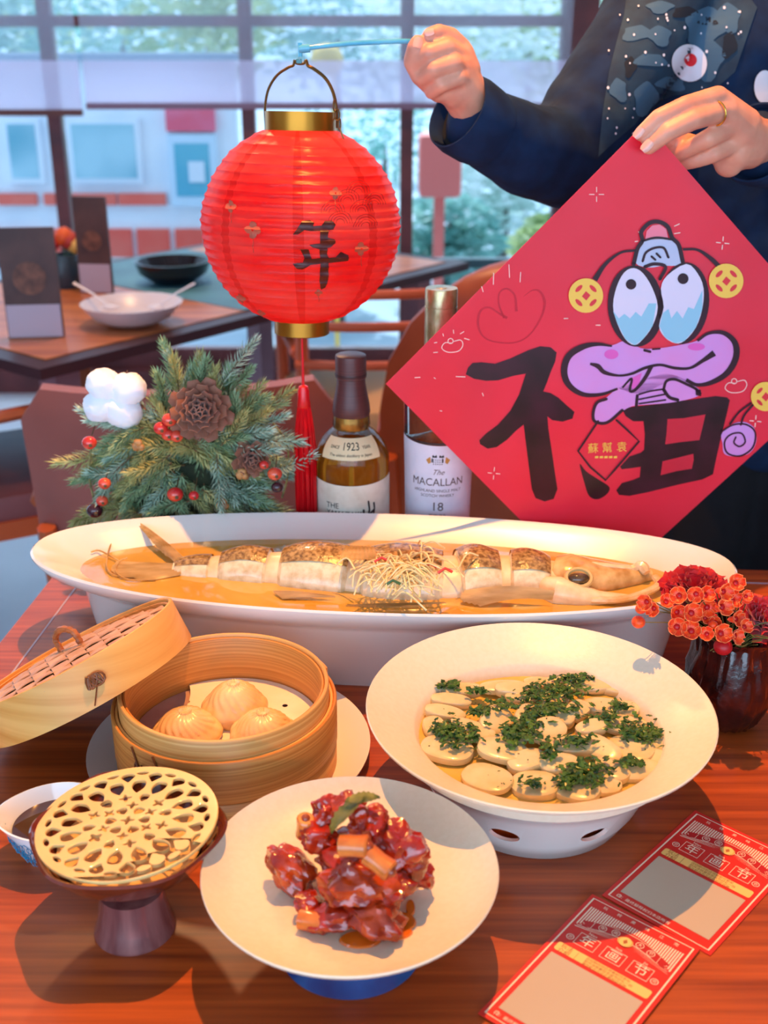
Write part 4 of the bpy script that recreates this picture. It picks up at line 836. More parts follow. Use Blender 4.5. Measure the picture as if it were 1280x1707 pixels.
# shoulder label: a band riding on the curved shoulder
def shpt(u, v_, lay=1):  # u angle(rad*?), v 0..1 along shoulder
    z = .1825-.0215*v_; rr = g(z)+.0004+lay*.0002; a = u; return V((Yb.x+rr*sin(a), Yb.y-rr*cos(a), Yb.z+z))
rs = [[shpt(R(-58+4*k)*(1-.12*v_/8), -.02+v_/8*1.02, 1)for k in range(30)] for v_ in range(9)]
mesh('shoulder_label', rings(rs, closed_u=False), mat('label_sand', (226, 204, 160), rough=.5), by)
fs_ = lambda u, v_, lay=1: shpt(u/38, v_/22, lay)
printed('label_print', join(text2('1923', 0, 7.6, 11, fs_, 4), text2('SINCE', -20, 8.5, 4.6, fs_, 4), text2('YEAR', 19.5, 8.5, 4.6, fs_, 4), text2('The oldest distillery in Japan', 0, 16.5, 4.2, fs_, 4)), M_ink, by)
# second bottle
Mb = V((.0635, 1.258, TZ)); bm_ = empty('whisky_bottle', Mb, 'tall whisky bottle with white label and gold cap, half hidden by the red poster', 'bottle', 'whisky bottles behind the platter')
mb = [(.034, 0), (.0358, .003), (.0366, .02), (.0385, .10), (.0405, .205), (.0400, .226), (.0345, .244), (.024, .257), (.0172, .267), (.0158, .280), (.0155, .295)]
MP = mb[:4]+[(p.x, p.y) for p in spline([(a, b, 0) for a, b in mb[3:]], 5)][1:]
mesh('glass', lathe([(0, 0)]+MP, Mb, 64), M_glass, bm_)
mesh('whisky', lathe([(0, .004)]+[(r-.0022, max(z, .004)) for r, z in MP if z < .187]+[(.0, .187)], Mb, 64), mat('dark_whisky', (150, 60, 20), rough=.02, trans=.75, ior=1.33), bm_)
mesh('cap', lathe([(.0178, .266), (.0182, .268), (.0182, .3265), (.0176, .3268), (.0176, .3276), (.0182, .3280), (.0182, .3445), (.0174, .347), (.0, .347)], Mb, 64), mat('cap_gold', (206, 190, 150), (176, 158, 112), rough=.3, metal=.75, scale=120, stretch=(1, 1, .6), bump=.5, bscale=260, bdist=.0005), bm_)
mesh('top_emblem', lathe([(.0, .3474), (.006, .3474), (.0062, .3472)], Mb, 24), M_gold, bm_)
g2 = prof_r(MP); th = lambda a: .176+.005*(1-cos(a))
mesh('main_label', cylpatch(Mb, g2, .012, th, R(-84), R(84), extra=.0005), mat('label_white', (222, 222, 236), (212, 212, 228), rough=.5, scale=40), bm_)
mesh('label_border', cylpatch(Mb, g2, lambda a: th(a)+.0012, lambda a: th(a)+.0032, R(-84), R(84), m=1, extra=.0006), M_ink, bm_)
f = onCyl(Mb+V((0, 0, .176)), lambda z: g2(.176+z), R(-3))
castle = [poly2([(-7.5+3*i, 15+(.0)), (-5.8+3*i, 15), (-5.8+3*i, 20), (-7.5+3*i, 20)], f, 3) for i in (0, 4)]
for s in (-1, 1): castle += [poly2([(s*4-2.8, 12), (s*4-1.6, 10.5), (s*4-.6, 12), (s*4+.6, 12), (s*4+1.6, 10.5), (s*4+2.8, 12), (s*4+2.8, 14), (s*4-2.8, 14)], f, 3)]
for i in range(5):
    for j in (16, 18.6, 21.2): castle.append(poly2([(-5.6+2.4*i, j), (-4.5+2.4*i, j), (-4.5+2.4*i, j+1.3), (-5.6+2.4*i, j+1.3)], f, 3))
printed('castle_print', join(*castle), M_ink, bm_)
printed('gold_print', join(poly2([(-14, 17), (-9, 13), (-8, 20), (-11, 22)], f, 3), poly2([(14, 17), (9, 13), (8, 20), (11, 22)], f, 3)), M_gold, bm_)
printed('label_print', join(text2('The', 0, 32, 9, f, 3, shear=.45), text2('MACALLAN', 0, 44.5, 13.2, f, 3, sx=.92, bold=.008), text2('HIGHLAND SINGLE MALT', 0, 55, 5.0, f, 3), text2('SCOTCH WHISKY', 0, 61, 5.0, f, 3), text2('18', 0, 75, 15, f, 3), text2('YEARS OLD', 0, 85.5, 3.8, f, 3)), mat('label_brown_ink', (78, 52, 44), rough=.5), bm_)
# ================================================================ LANTERN
LCx = V((-.0885, 1.243, 1.166)); LT = Matrix.Translation(LCx) @ Matrix.Rotation(R(-3.5), 4, 'X') @ Matrix.Rotation(R(1.0), 4, 'Y')
ln = empty('paper_lantern', LCx, 'round red paper lantern with gold rings and a dark character hanging in the centre', 'lantern')
RL, NB = .1070, 23
def lr(z, a=0, ridge=True):
    r = sqrt(max(0, RL**2-(z*1.02)**2)); ph = (z+.1)/.2*NB+a/(2*pi)
    b = abs(sin(pi*ph)); return r-(.0021*(b**.7) if ridge else 0)
def lpt(a, z, off=0):
    rr = lr(z, a)+off+.0010*noise.noise(V((cos(a)*3, sin(a)*3, z*60)))+.0007*noise.noise(V((cos(a)*14, sin(a)*14, z*170))); return LT @ V((rr*sin(a), -rr*cos(a), z))
n, m = 160, 220; rs = []
for i in range(m+1):
    z = -.0985+.1955*i/m; ring = []
    for k in range(n):
        a = 2*pi*k/n; ring.append(lpt(a, z))
    rs.append(ring)
M_paper = mat('red_lantern_paper', (248, 48, 46), (250, 104, 92), rough=.32, scale=9, spec=.4, bump=.25, bscale=55, stretch=(1, 1, 3), bdist=.0012)
nt = M_paper.node_tree; N, L = nt.nodes, nt.links; tr = N.new('ShaderNodeBsdfTranslucent'); mx = N.new('ShaderNodeMixShader'); mx.inputs[0].default_value = .62
src = N['Principled BSDF'].inputs['Base Color'].links[0].from_socket
# overlapping paper panels make darker vertical seams
tc = N.new('ShaderNodeTexCoord'); sp = N.new('ShaderNodeSeparateXYZ'); at = N.new('ShaderNodeMath'); at.operation = 'ARCTAN2'; L.new(tc.outputs['Object'], sp.inputs[0]); L.new(sp.outputs[0], at.inputs[0]); L.new(sp.outputs[1], at.inputs[1])
m1 = N.new('ShaderNodeMath'); m1.operation = 'MULTIPLY_ADD'; m1.inputs[1].default_value = 8/(2*pi); m1.inputs[2].default_value = .12; fr = N.new('ShaderNodeMath'); fr.operation = 'FRACT'; lt_ = N.new('ShaderNodeMath'); lt_.operation = 'LESS_THAN'; lt_.inputs[1].default_value = .13
L.new(at.outputs[0], m1.inputs[0]); L.new(m1.outputs[0], fr.inputs[0]); L.new(fr.outputs[0], lt_.inputs[0])
mc = N.new('ShaderNodeMixRGB'); mc.blend_type = 'MULTIPLY'; mc.inputs[2].default_value = (.86, .58, .55, 1); L.new(lt_.outputs[0], mc.inputs[0]); L.new(src, mc.inputs[1]); L.new(mc.outputs[0], N['Principled BSDF'].inputs['Base Color']); L.new(mc.outputs[0], tr.inputs[0])
L.new(N['Principled BSDF'].outputs[0], mx.inputs[1]); L.new(tr.outputs[0], mx.inputs[2]); L.new(mx.outputs[0], N['Material Output'].inputs[0])
mesh('paper_shade', rings(rs), M_paper, ln)
M_brass = mat('lantern_gold', (186, 128, 40), (158, 104, 30), rough=.28, metal=.75, scale=4)
mesh('top_ring', xf(lathe([(.0372, .094), (.0375, .0955), (.0372, .1155), (.0355, .1155), (.0355, .094)], (0, 0, 0), 64), LT), M_brass, ln)
mesh('bottom_ring', xf(lathe([(.0300, -.096), (.0300, -.1145), (.0285, -.1155), (.0280, -.096)], (0, 0, 0), 64), LT), M_brass, ln)
hp = [(-.036, .100), (-.0365, .118), (-.033, .136), (-.024, .150), (-.012, .158), (-.007, .160), (-.0055, .165), (-.0035, .162), (.0035, .162), (.006, .165), (.008, .160), (.014, .157), (.026, .148), (.034, .134), (.037, .118), (.037, .100)]
mesh('handle', tube([LT @ V((p.x, -.002, p.y)) for p in spline([(a, b, 0) for a, b in hp], 5)], .0014, 8, flat=1.4), mat('handle_brass', (120, 84, 40), rough=.35, metal=.7), ln)
ch = [((.0355, .122), 0), ((.0385, .113), 1), ((.041, .104), 0)]
for (x, z), fl_ in ch:
    mesh('chain_link', tube([LT @ (V((x, -.010, z))+(V((cos(t)*.0028, 0, sin(t)*.0055)) if fl_ else V((cos(t)*.0012, cos(t)*.0026, sin(t)*.0055)))) for t in [2*pi*q/14 for q in range(14)]], .0007, 5, loop=True), mat('handle_brass', (120, 84, 40)), ln)
mesh('hook', tube([LT @ V((x, -.030-(y0_)*.0, z)) for x, z, y0_ in [(p.x, p.y, 0) for p in spline([(.042, .100, 0), (.046, .088, 0), (.048, .076, 0), (.053, .068, 0), (.060, .069, 0)], 5)]], .0008, 6), mat('handle_brass', (120, 84, 40)), ln)
# the character, brushed on the paper (crop coordinates of the photo -> angle, height on the sphere)
def lf(u, v_, lay=1):   # u,v in lantern millimetres right/down of its centre
    z = -v_/1000; rr = sqrt(max(1e-6, RL**2-(z*1.02)**2)); a = math.asin(max(-1, min(1, u/1000/rr))); return lpt(a, max(-.097, min(.096, z)), .0013+.0002*lay)
SCL = 1000*1.215/FPX/3.37
def nk(pts): return [((x-617)*SCL, (y-917)*SCL) for x, y in pts]
def densepoly(pts, f, lay, step=2.2):
    """fill a polygon with small cells so that it can follow a curved surface"""
    P = [(a[0], a[1]) for a in pts]; xs_ = [p[0] for p in P]; ys_ = [p[1] for p in P]; vs, fs = [], []
    bmx = bmesh.new(); bv = [bmx.verts.new((x, y, 0)) for x, y in P]; 
    for t in tessellate_polygon([[V((x, y, 0)) for x, y in P]]):
        try: bmx.faces.new([bv[i] for i in t])
        except ValueError: pass
    y = min(ys_)+step
    while y < max(ys_): bmesh.ops.bisect_plane(bmx, geom=bmx.verts[:]+bmx.edges[:]+bmx.faces[:], plane_co=(0, y, 0), plane_no=(0, 1, 0)); y += step
    x = min(xs_)+step*2
    while x < max(xs_): bmesh.ops.bisect_plane(bmx, geom=bmx.verts[:]+bmx.edges[:]+bmx.faces[:], plane_co=(x, 0, 0), plane_no=(1, 0, 0)); x += step*2
    bmx.verts.index_update(); r = [f(v.co.x, v.co.y, lay) for v in bmx.verts], [tuple(v.index for v in q.verts) for q in bmx.faces]; bmx.free(); return r
nian = [[(660, 842), (700, 838), (722, 850), (716, 868), (760, 865), (775, 842), (812, 840), (832, 862), (820, 886), (770, 892), (700, 892), (672, 888), (640, 910), (612, 912), (636, 880)],
        [(752, 885), (795, 892), (792, 925), (826, 935), (830, 955), (808, 975), (790, 980), (788, 1010), (795, 1030), (830, 1028), (858, 1000), (898, 1020), (896, 1050), (795, 1058), (792, 1150), (775, 1195), (752, 1205), (745, 1160), (752, 1062), (700, 1068), (660, 1092), (632, 1090), (608, 1062), (662, 1055), (670, 1030), (650, 985), (692, 985), (708, 1035), (752, 1030), (748, 985), (712, 975), (696, 962), (752, 955)]]
printed('character_print', join(*[densepoly(nk(p), lf, 3, 1.0) for p in nian]), mat('brown_red_ink', (88, 18, 12), (72, 14, 12), rough=.4, scale=60), ln)
M_gp = mat('lantern_gold_print', (176, 70, 50), (196, 92, 66), rough=.45, metal=0, scale=60)
orn = []
for cx, cy, s in ((-41, -4, 8.5), (-64, -25, 6), (66, 14, 7), (40, -40, 6), (23, 58, 4), (-60, 70, 6), (-40, 86, 5)):
    for k in range(4):
        a = pi/2*k; orn.append(densepoly([(cx+s*.55*cos(a)+s*.45*cos(t), cy+s*.55*sin(a)+s*.45*sin(t)) for t in [2*pi*q/12 for q in range(12)]], lf, 1, 1.5))
    orn.append(densepoly([(cx-.3, cy+s), (cx+.3, cy+s), (cx+.3, cy+s*2.6), (cx-.3, cy+s*2.6)], lf, 1, 1.2))
printed_each('flower_print', [join(*orn[i:i+5]) for i in range(0, len(orn), 5)], M_gp, ln)
wav = []
for cx, cy in ((38, -22), (52, -32), (66, -22), (62, -40), (78, -28), (45, -12), (70, -8)):
    for r_ in (4, 6.5, 9, 11.5): wav.append(stroke2([(cx+r_*cos(t), cy-r_*sin(t)) for t in [pi*q/14 for q in range(15)]], .45, lf, 1, sm=1))
printed_each('wave_print', [join(*wav[i:i+4]) for i in range(0, len(wav), 4)], mat('lantern_dark_line', (150, 30, 26), rough=.4), ln)
# tassel
tp = LT @ V((0, 0, -.1155)); M_tas = mat('red_silk', (226, 14, 26), (196, 8, 20), rough=.35, scale=40, stretch=(20, 20, .4), coat=.3)
ts = empty('tassel', (tp.x, tp.y, .842), 'red silk tassel hanging straight down under the lantern', 'tassel')
mesh('cord', tube([tp, (tp.x-.0002, tp.y, tp.z-.061)], [.0012, .0018], 8), M_tas, ts)
mesh('knot', lathe([(.001, .004), (.005, .002), (.0066, -.003), (.0068, -.012), (.0078, -.020), (.0072, -.022)], V((tp.x, tp.y, tp.z-.062)), 24), M_tas, ts)
rnd = random.Random(2); P_ = []
for i in range(150):
    a = rnd.uniform(0, 2*pi); r_ = sqrt(rnd.random()); b0 = V((tp.x+cos(a)*.0062*r_, tp.y+sin(a)*.0062*r_, tp.z-.078)); b1 = V((tp.x+cos(a)*.0125*r_+rnd.uniform(-.001, .001), tp.y+sin(a)*.0125*r_, tp.z-.132)); b2 = V((tp.x+cos(a)*.0132*r_+rnd.uniform(-.001, .001), tp.y+sin(a)*.0125*r_, .838+rnd.uniform(-.001, .006)))
    P_.append(tube(spline([b0, b1, b2], 3), .0008, 4))
tag(mesh('threads', join(*P_), M_tas, ts), kind='stuff')
# stick with clip
M_stick = mat('stick_plastic', (70, 186, 226), (120, 214, 240), rough=.15, trans=.35, scale=30, coat=.5)
s0 = aty(500, 82, 1.243); s1 = aty(545, 76, 1.25); s2 = aty(610, 71, 1.262); s3 = aty(700, 70, 1.275); s4 = aty(760, 90, 1.285)
sk = empty('lantern_stick', s4, 'thin pale blue plastic stick held in the raised fist, carrying the lantern', 'stick')
mesh('rod', tube(spline([s0, s1, s2, s3, s4], 6), .0026, 10), M_stick, sk); mesh('end_clip', join(tube([s0-V((.001, 0, 0)), s0+V((.010, 0, .001))], .0042, 10), tube([s0+V((0, 0, .006)), s0-V((0, 0, .007))], .0022, 8)), M_stick, sk)
hc = LT @ V((-.001, -.002, .164)); mesh('cord', tube([s0-V((0, 0, .004)), hc], .0006, 6), mat('stick_cord', (170, 220, 230), rough=.3), sk)
mesh('hook_clip', box(hc, (.006, .004, .005), 0, .001), mat('hook_teal', (60, 130, 140), rough=.3), sk, False)
# ================================================================ EVERGREEN ARRANGEMENT
EY = 1.262; E0 = V((aty(320, 850, EY).x, EY, TZ)); ev = empty('evergreen_arrangement', E0, 'bushy evergreen arrangement with pine cone, red berries and cotton behind the platter', 'arrangement')
M_nd = [mat('needles_green', (104, 142, 98), (166, 194, 152), rough=.5, scale=60), mat('needles_olive', (150, 156, 90), (200, 198, 136), rough=.5, scale=60), mat('needles_blue', (126, 164, 142), (196, 220, 198), rough=.5, scale=60)]
M_twig = mat('twig', (96, 72, 44), rough=.7)
def sprig_vf(L2, nl, seed, n=110):
    rnd = random.Random(seed); axis = spline([V((0, 0, 0)), V((L2*.5, 0, .06*L2)), V((L2, .08*L2*rnd.uniform(-1, 1), -.05*L2))], 8); P = []
    vs, fs = [], []
    for i in range(n):
        t = .06+.94*i/n; x = t*(len(axis)-1); k = min(int(x), len(axis)-2); p = axis[k].lerp(axis[k+1], x-k); d = (axis[k+1]-axis[k]).normalized(); a, b = frame_of(d)
        th_ = i*2.4+rnd.uniform(-.3, .3); side = a*cos(th_)+b*sin(th_); dr = (side*(1-.25*t)+d*(.55+.9*t**4)).normalized(); ln_ = nl*rnd.uniform(.75, 1.1)*(1-.35*t**3)
        w_ = .00115; u = dr.cross(d).normalized()*w_; q = V(frame_of(dr)[1])*w_; m_ = p+dr*ln_*.5+side*ln_*.06; e = p+dr*ln_+d*ln_*.12
        j = len(vs); vs += [p-u*.5, p+u*.5, p+q*.5, m_-u, m_+u, m_+q, e]; fs += [(j, j+1, j+4, j+3), (j+1, j+2, j+5, j+4), (j+2, j, j+3, j+5), (j+3, j+4, j+6), (j+4, j+5, j+6), (j+5, j+3, j+6)]
    return (vs, fs), tube(axis, [.0014-.001*k/len(axis) for k in range(len(axis))], 5)
SPR = []
for s in range(9):
    (nv, st_) = sprig_vf(.060+.010*(s % 3), .0185+.002*(s % 2), s, 105); SPR.append((nv, st_, s % 3))
sprig_meshes = []
for nv, st_, mi in SPR:
    me = bpy.data.meshes.new('pine_sprig'); vs, fs = join(nv, st_); me.from_pydata([tuple(v) for v in vs], [], fs); me.update(); me.materials.append(M_nd[mi]); me.materials.append(M_twig)
    nn = len(nv[1]); me.polygons.foreach_set('material_index', [0 if i < nn else 1 for i in range(len(fs))]); sprig_meshes.append(me)
rnd = random.Random(11)
def put_sprig(px, py, dx, dy, dep=0, sc=1, k=None, Y=EY):
    p = aty(px, py, Y+dep); q = aty(px+dx, py+dy, Y+dep+rnd.uniform(-.02, .01)); d = (q-p).normalized(); M_ = d.to_track_quat('X', 'Z').to_matrix().to_4x4()
    o = bpy.data.objects.new('pine_sprig', sprig_meshes[rnd.randrange(9) if k is None else k]); COL.objects.link(o); o.parent = ev
    o.matrix_local = Matrix.Translation(p-ev.location) @ M_ @ Matrix.Rotation(rnd.uniform(0, 6), 4, 'X') @ Matrix.Scale(sc, 4)
specific = [(300, 690, -10, -110), (275, 690, -18, -100), (310, 680, 25, -110), (330, 690, 50, -110), (350, 690, 60, -100), (370, 690, 15, -80), (290, 650, -15, -80), (340, 660, 5, -90), (365, 650, 35, -55), (395, 700, 80, -40), (400, 690, 70, -50), (390, 715, 95, -15), (410, 720, 80, 10), (420, 690, 65, -20),
    (260, 700, -70, 60), (250, 730, -80, 20), (300, 720, -90, 25), (240, 730, -75, 45), (330, 735, -90, 10), (280, 745, -90, 20), (240, 780, -70, 10), (230, 800, -70, 30), (250, 830, -80, 20), (230, 840, -70, 20), (190, 745, -40, 15), (200, 790, -42, 5), (190, 830, -30, 25),
    (380, 780, 80, 10), (400, 800, 80, 30), (400, 760, 80, 25), (380, 820, 95, 15), (380, 850, 95, 5), (420, 840, 70, 10), (430, 780, 55, -10), (420, 740, 65, -8), (440, 760, 45, 25), (400, 830, 90, 25)]
for a in specific:
    if a[0] >= 370 and a[2] > 60: a = (a[0]-14, a[1], a[2]*.72, a[3])
    put_sprig(*a, dep=rnd.uniform(-.025, .01), sc=rnd.uniform(.8, 1.0)); put_sprig(a[0]+rnd.uniform(-14, 14), a[1]+rnd.uniform(-10, 10), a[2]+rnd.uniform(-25, 25), a[3]+rnd.uniform(-25, 25), dep=rnd.uniform(-.02, .02), sc=rnd.uniform(.6, .9))
for i in range(135):
    px = 312+rnd.uniform(-130, 112); py = 770+rnd.uniform(-80, 85); a = atan2(py-740, px-320)+rnd.uniform(-.9, .9); put_sprig(px-40*cos(a), py-30*sin(a), 60*cos(a), 60*sin(a), dep=rnd.uniform(-.045, .03), sc=rnd.uniform(.55, .9))
mesh('foam_base', ball(aty(320, 815, EY)+V((0, .01, -.01)), (.085, .032, .05), f=lambda d: 1+.2*noise.noise(d*3)), mat('dark_moss', (30, 40, 26), (50, 56, 34), rough=.9, scale=60), ev)
# cone: scales in spirals
M_sc = mat('cone_scale', (176, 116, 90), (104, 62, 48), rough=.55, scale=160, sheen=.2)
def cone(c, r, ax, nsc=64, lab='pine_cone'):
    base = mesh(lab, ball(c, (r*.55, r*.55, r*.75)), mat('cone_core', (52, 32, 26), rough=.8), ev); M_ = V(ax).normalized().to_track_quat('Z', 'Y').to_matrix().to_4x4(); me = None
    for i in range(nsc):
        t = i/nsc; th_ = i*2.39996; z = r*(1.0-1.7*t); rr = r*(.10+1.1*t); el = 1.30-1.45*t
        if me is None:
            vs = [];
            for iu in range(6):
                u = iu/5; wv = .62*sin(pi*(.18+.62*u))*1.0
                for iv in range(-2, 3): s = iv/2; vs.append(V((u, s*wv*.55, .22*u*u+.10*(1-s*s)*(1 if u > .6 else .3))))
            nv = len(vs); vs2 = vs+[v-V((0, 0, .09)) for v in vs]; fs = []
            for iu in range(5):
                for iv in range(4): a_ = iu*5+iv; fs += [(a_, a_+1, a_+6, a_+5), (a_+nv, a_+5+nv, a_+6+nv, a_+1+nv)]
            for iu in range(5): fs += [(iu*5, iu*5+5, iu*5+5+nv, iu*5+nv), (iu*5+4, iu*5+4+nv, iu*5+9+nv, iu*5+9)]
            for iv in range(4): fs.append((25+iv, 26+iv, 26+iv+nv, 25+iv+nv))
            o = mesh('scale', (vs2, fs), M_sc, base, local=True); me = o.data
        else: o = bpy.data.objects.new('scale', me); COL.objects.link(o); o.parent = base
        s_ = r*(.66+.62*t)
        o.matrix_local = Matrix.Translation(c-rootloc(ev)) @ M_ @ Matrix.Translation((cos(th_)*rr*.28, sin(th_)*rr*.28, r*(.50-.95*t))) @ Matrix.Rotation(th_, 4, 'Z') @ Matrix.Rotation(-el, 4, 'Y') @ Matrix.Scale(s_, 4)
    return base
cone(aty(333, 684, EY-.055), .0235, (.15, -1, .35), 48); cone(aty(418, 765, EY-.045), .016, (.3, -1, .1), 30)
for px, py in ((404, 790), (372, 840), (231, 742)):
    c = aty(px, py, EY-.052); mesh('small_cone', join(*[ball(c+V((.0035*cos(k*1.9), -.002, .0035*sin(k*1.9)))*(1 if k else 0), (.0042, .003, .0042), 8, 6) for k in range(6)]), mat('tan_bud', (196, 142, 84), (150, 100, 56), rough=.5, scale=90), ev)
M_ber = mat('red_berry', (200, 28, 34), (226, 96, 60), rough=.2, coat=.6, scale=40); M_berd = mat('dark_berry', (62, 24, 34), rough=.25, coat=.5)
for px, py, r, m_ in ((282, 700, .0085, M_ber), (268, 714, .0082, M_ber), (280, 725, .0075, M_ber), (294, 727, .0078, M_ber), (149, 738, .0085, M_ber), (174, 806, .0075, M_ber), (170, 835, .0070, M_ber), (292, 824, .0095, M_ber), (323, 826, .0060, M_ber), (458, 790, .0085, M_ber), (440, 775, .0055, M_ber), (158, 851, .0095, M_berd), (462, 812, .0070, M_berd)):
    c = aty(px, py, EY-.06); b_ = mesh('berry', ball(c, (r, r*.9, r*.88)), m_, ev); mesh('berry_tip', ball(c+V((r*.3, -r*.82, -.1*r)), (r*.25, r*.18, r*.25), 8, 6), M_twig, b_)
    mesh('berry_stem', tube([c, c+V((0, .03, .01))], .0007, 5), M_twig, ev)
# cotton boll
cb = aty(193, 662, EY-.03); M_cot = mat('cotton', (238, 240, 246), rough=.95, sheen=.3, sss=.2)
bo = mesh('cotton_boll', ball(cb+V((0, .012, 0)), (.012, .008, .012)), mat('boll_husk', (110, 72, 56), rough=.8), ev)
for dx, dz, s, rot in ((-.0110, .0135, .98, .4), (.0135, .0085, 1.02, -.5), (-.0160, -.0095, 1.0, -.4), (.0060, -.0145, 1.08, .7)):
    fz = lambda d: 1+.05*noise.noise(d*7)+.10*noise.noise(d*2+V((dx*90, dz*90, 0)))
    mesh('cotton_lobe', move(xf(ball((0, 0, 0), (.0215*s, .0175*s, .0190*s), 40, 26, fz), Matrix.Rotation(rot, 4, 'Y')), cb+V((dx, 0, dz))), M_cot, bo)
for a in (1.1, 2.2, -.4, 3.6, 5): mesh('husk_tip', tube([cb+V((cos(a)*.006, .006, sin(a)*.006)), cb+V((cos(a)*.030, .004, sin(a)*.030)), cb+V((cos(a)*.0365, -.004, sin(a)*.0365))], [.003, .0035, .0004], 6, flat=.4), mat('boll_husk', (110, 72, 56)), bo)
mesh('cotton_stem', tube([cb+V((0, .012, 0)), aty(270, 720, EY)], .0015, 6), M_twig, ev)
# thin golden cord loop at each side of the arrangement
for P_ in ([(455, 705), (478, 740), (480, 790), (470, 830)], [(152, 745), (148, 790), (158, 840)]): mesh('cord_loop', tube(spline([aty(a, b, EY-.02) for a, b in P_], 6), .0013, 6), mat('gold_cord', (150, 138, 80), (90, 84, 50), rough=.5, scale=200), ev)
for i in range(0): pass
# ================================================================ GLASS VASE WITH RED FLOWERS
VC = V((.325, .93, TZ)); va = empty('glass_vase', VC, 'dark red textured glass vase at the right edge of the table', 'vase')
fv_ = lambda rr, z, a: rr*(1+.10*noise.noise(V((cos(a)*7, sin(a)*7, z*200)))+.025*sin(a*16+z*260))
rs = [[VC+V((fv_(r, z, a)*cos(a), fv_(r, z, a)*sin(a), z)) for a in [2*pi*k/120 for k in range(120)]] for r, z in ((.001, .0), (.022, .0), (.028, .004), (.034, .014), (.0395, .030), (.0415, .045), (.040, .062), (.037, .078), (.0355, .092), (.0365, .098), (.0345, .098), (.034, .09), (.0355, .075), (.038, .045), (.03, .014), (.001, .008))]
mesh('vase_body', rings(rs), mat('ruby_glass', (70, 18, 14), (34, 8, 10), rough=.1, trans=.25, coat=.7, scale=60, bump=.6, bscale=140, bdist=.002), va)
M_car = mat('carnation_red', (216, 16, 34), (176, 8, 26), rough=.5, scale=60, sheen=.3, sss=.1); M_stem = mat('flower_stem', (120, 110, 60), (80, 96, 50), rough=.6, scale=50)
def carnation(c, r, ax, seed, label, npet=34, frill=.10):
    e = empty('carnation', (c.x, c.y, c.z-r), label, 'flower', 'red flowers in the glass vase'); M_ = Matrix.Translation(c) @ V(ax).normalized().to_track_quat('Z', 'Y').to_matrix().to_4x4(); rnd = random.Random(seed)
    for i in range(npet):
        t = i/npet; th_ = i*2.4; op = .25+1.15*t; L2 = r*(.7+.45*t); vs, fs = [], []
        for iu in range(8):
            u = iu/7; wv = L2*(.12+.62*u)
            for iv in range(-5, 6):
                s = iv/5; rr = L2*u*(1-.10*s*s); fz = frill*L2*u*u*sin(s*9+seed+i)*.8+L2*.05*rnd.uniform(-1, 1)*(u > .95)
                x = rr*sin(op)+fz*cos(op); z = rr*cos(op)-fz*sin(op)-.25*r; vs.append(M_ @ (Matrix.Rotation(th_, 4, 'Z') @ V((x, wv*s, z))))
        for iu in range(7):
            for iv in range(10): a_ = iu*11+iv; fs.append((a_, a_+1, a_+12, a_+11))
        mesh('petal', (vs, fs), M_car, e)
    mesh('calyx', xf(lathe([(.001, -.75*r), (.2*r, -.65*r), (.26*r, -.3*r), (.2*r, -.1*r)], (0, 0, 0), 12), M_), M_stem, e); b0 = M_ @ V((0, 0, -.7*r)); mesh('stem', tube(spline([b0, b0.lerp(VC+V((0, 0, .09)), .6), VC+V((0, 0, .06))], 5), .0016, 6), M_stem, e)
carnation(aty(1158, 985, .955), .0285, (-.1, -.30, 1), 1, 'large red carnation against the right end of the platter', 40)
carnation(aty(1272, 1035, .93), .024, (.3, -.5, .8), 2, 'red carnation cut by the right edge of the photo', 30)
carnation(aty(1282, 1090, .915), .017, (.5, -.7, .3), 3, 'lowest red carnation at the right edge, over the vase shoulder', 24)
M_wax = mat('orange_petal', (244, 52, 8), (250, 88, 18), rough=.4, scale=200, sheen=.2); M_waxr = mat('orange_rim', (255, 136, 80), rough=.4); M_waxc = mat('flower_throat', (190, 24, 30), rough=.4)
wf = empty('waxflower_spray', VC+V((-.02, 0, .1)), 'spray of small orange waxflowers fanning out of the red glass vase', 'flower')
def waxflower(px, py, sz, ax, Y=.90):
    c = aty(px, py, Y); q = V(ax).normalized().to_track_quat('Z', 'Y').to_matrix().to_4x4(); M_ = Matrix.Translation(c) @ q; h = mesh('waxflower', xf(lathe([(.0008, -sz*1.1), (sz*.32, -sz*.7), (sz*.42, -sz*.15), (sz*.36, 0), (sz*.1, -.1*sz)], (0, 0, 0), 14), M_), M_wax, wf)
    for k in range(5):
        a = 2*pi*k/5; vs, fs = [], []; edge = []
        for iu in range(5):
            u = iu/4; wv = sz*.48*sin(pi*(.16+.62*u))**.7
            for iv in range(-3, 4): s = iv/3; x = sz*(.30+.62*u*(1-.12*s*s)); z = sz*(.05+.50*u*u+.22*s*s*u); vs.append(V((x, wv*s, z)))
        P = [vs[i] for i in (0, 7, 14, 21, 28)]+vs[29:35]+[vs[i] for i in (27, 20, 13, 6)]
        for iu in range(4):
            for iv in range(6): a_ = iu*7+iv; fs.append((a_, a_+1, a_+8, a_+7))
        Q = M_ @ Matrix.Rotation(a, 4, 'Z'); mesh('petal', xf((vs, fs), Q), M_wax, h); mesh('petal_rim', xf(tube(P, sz*.045, 4), Q), M_waxr, h)
    mesh('throat', xf(ball((0, 0, sz*.08), (sz*.30, sz*.30, sz*.16), 10, 6), M_), M_waxc, h)
    b0 = M_ @ V((0, 0, -sz)); mesh('stem', tube(spline([b0, b0.lerp(VC+V((-.01, -.01, .085)), .5)+V((0, 0, .003)), VC+V((-.008, -.012, .08))], 4), .0006, 4), M_stem, wf)
rnd = random.Random(4)
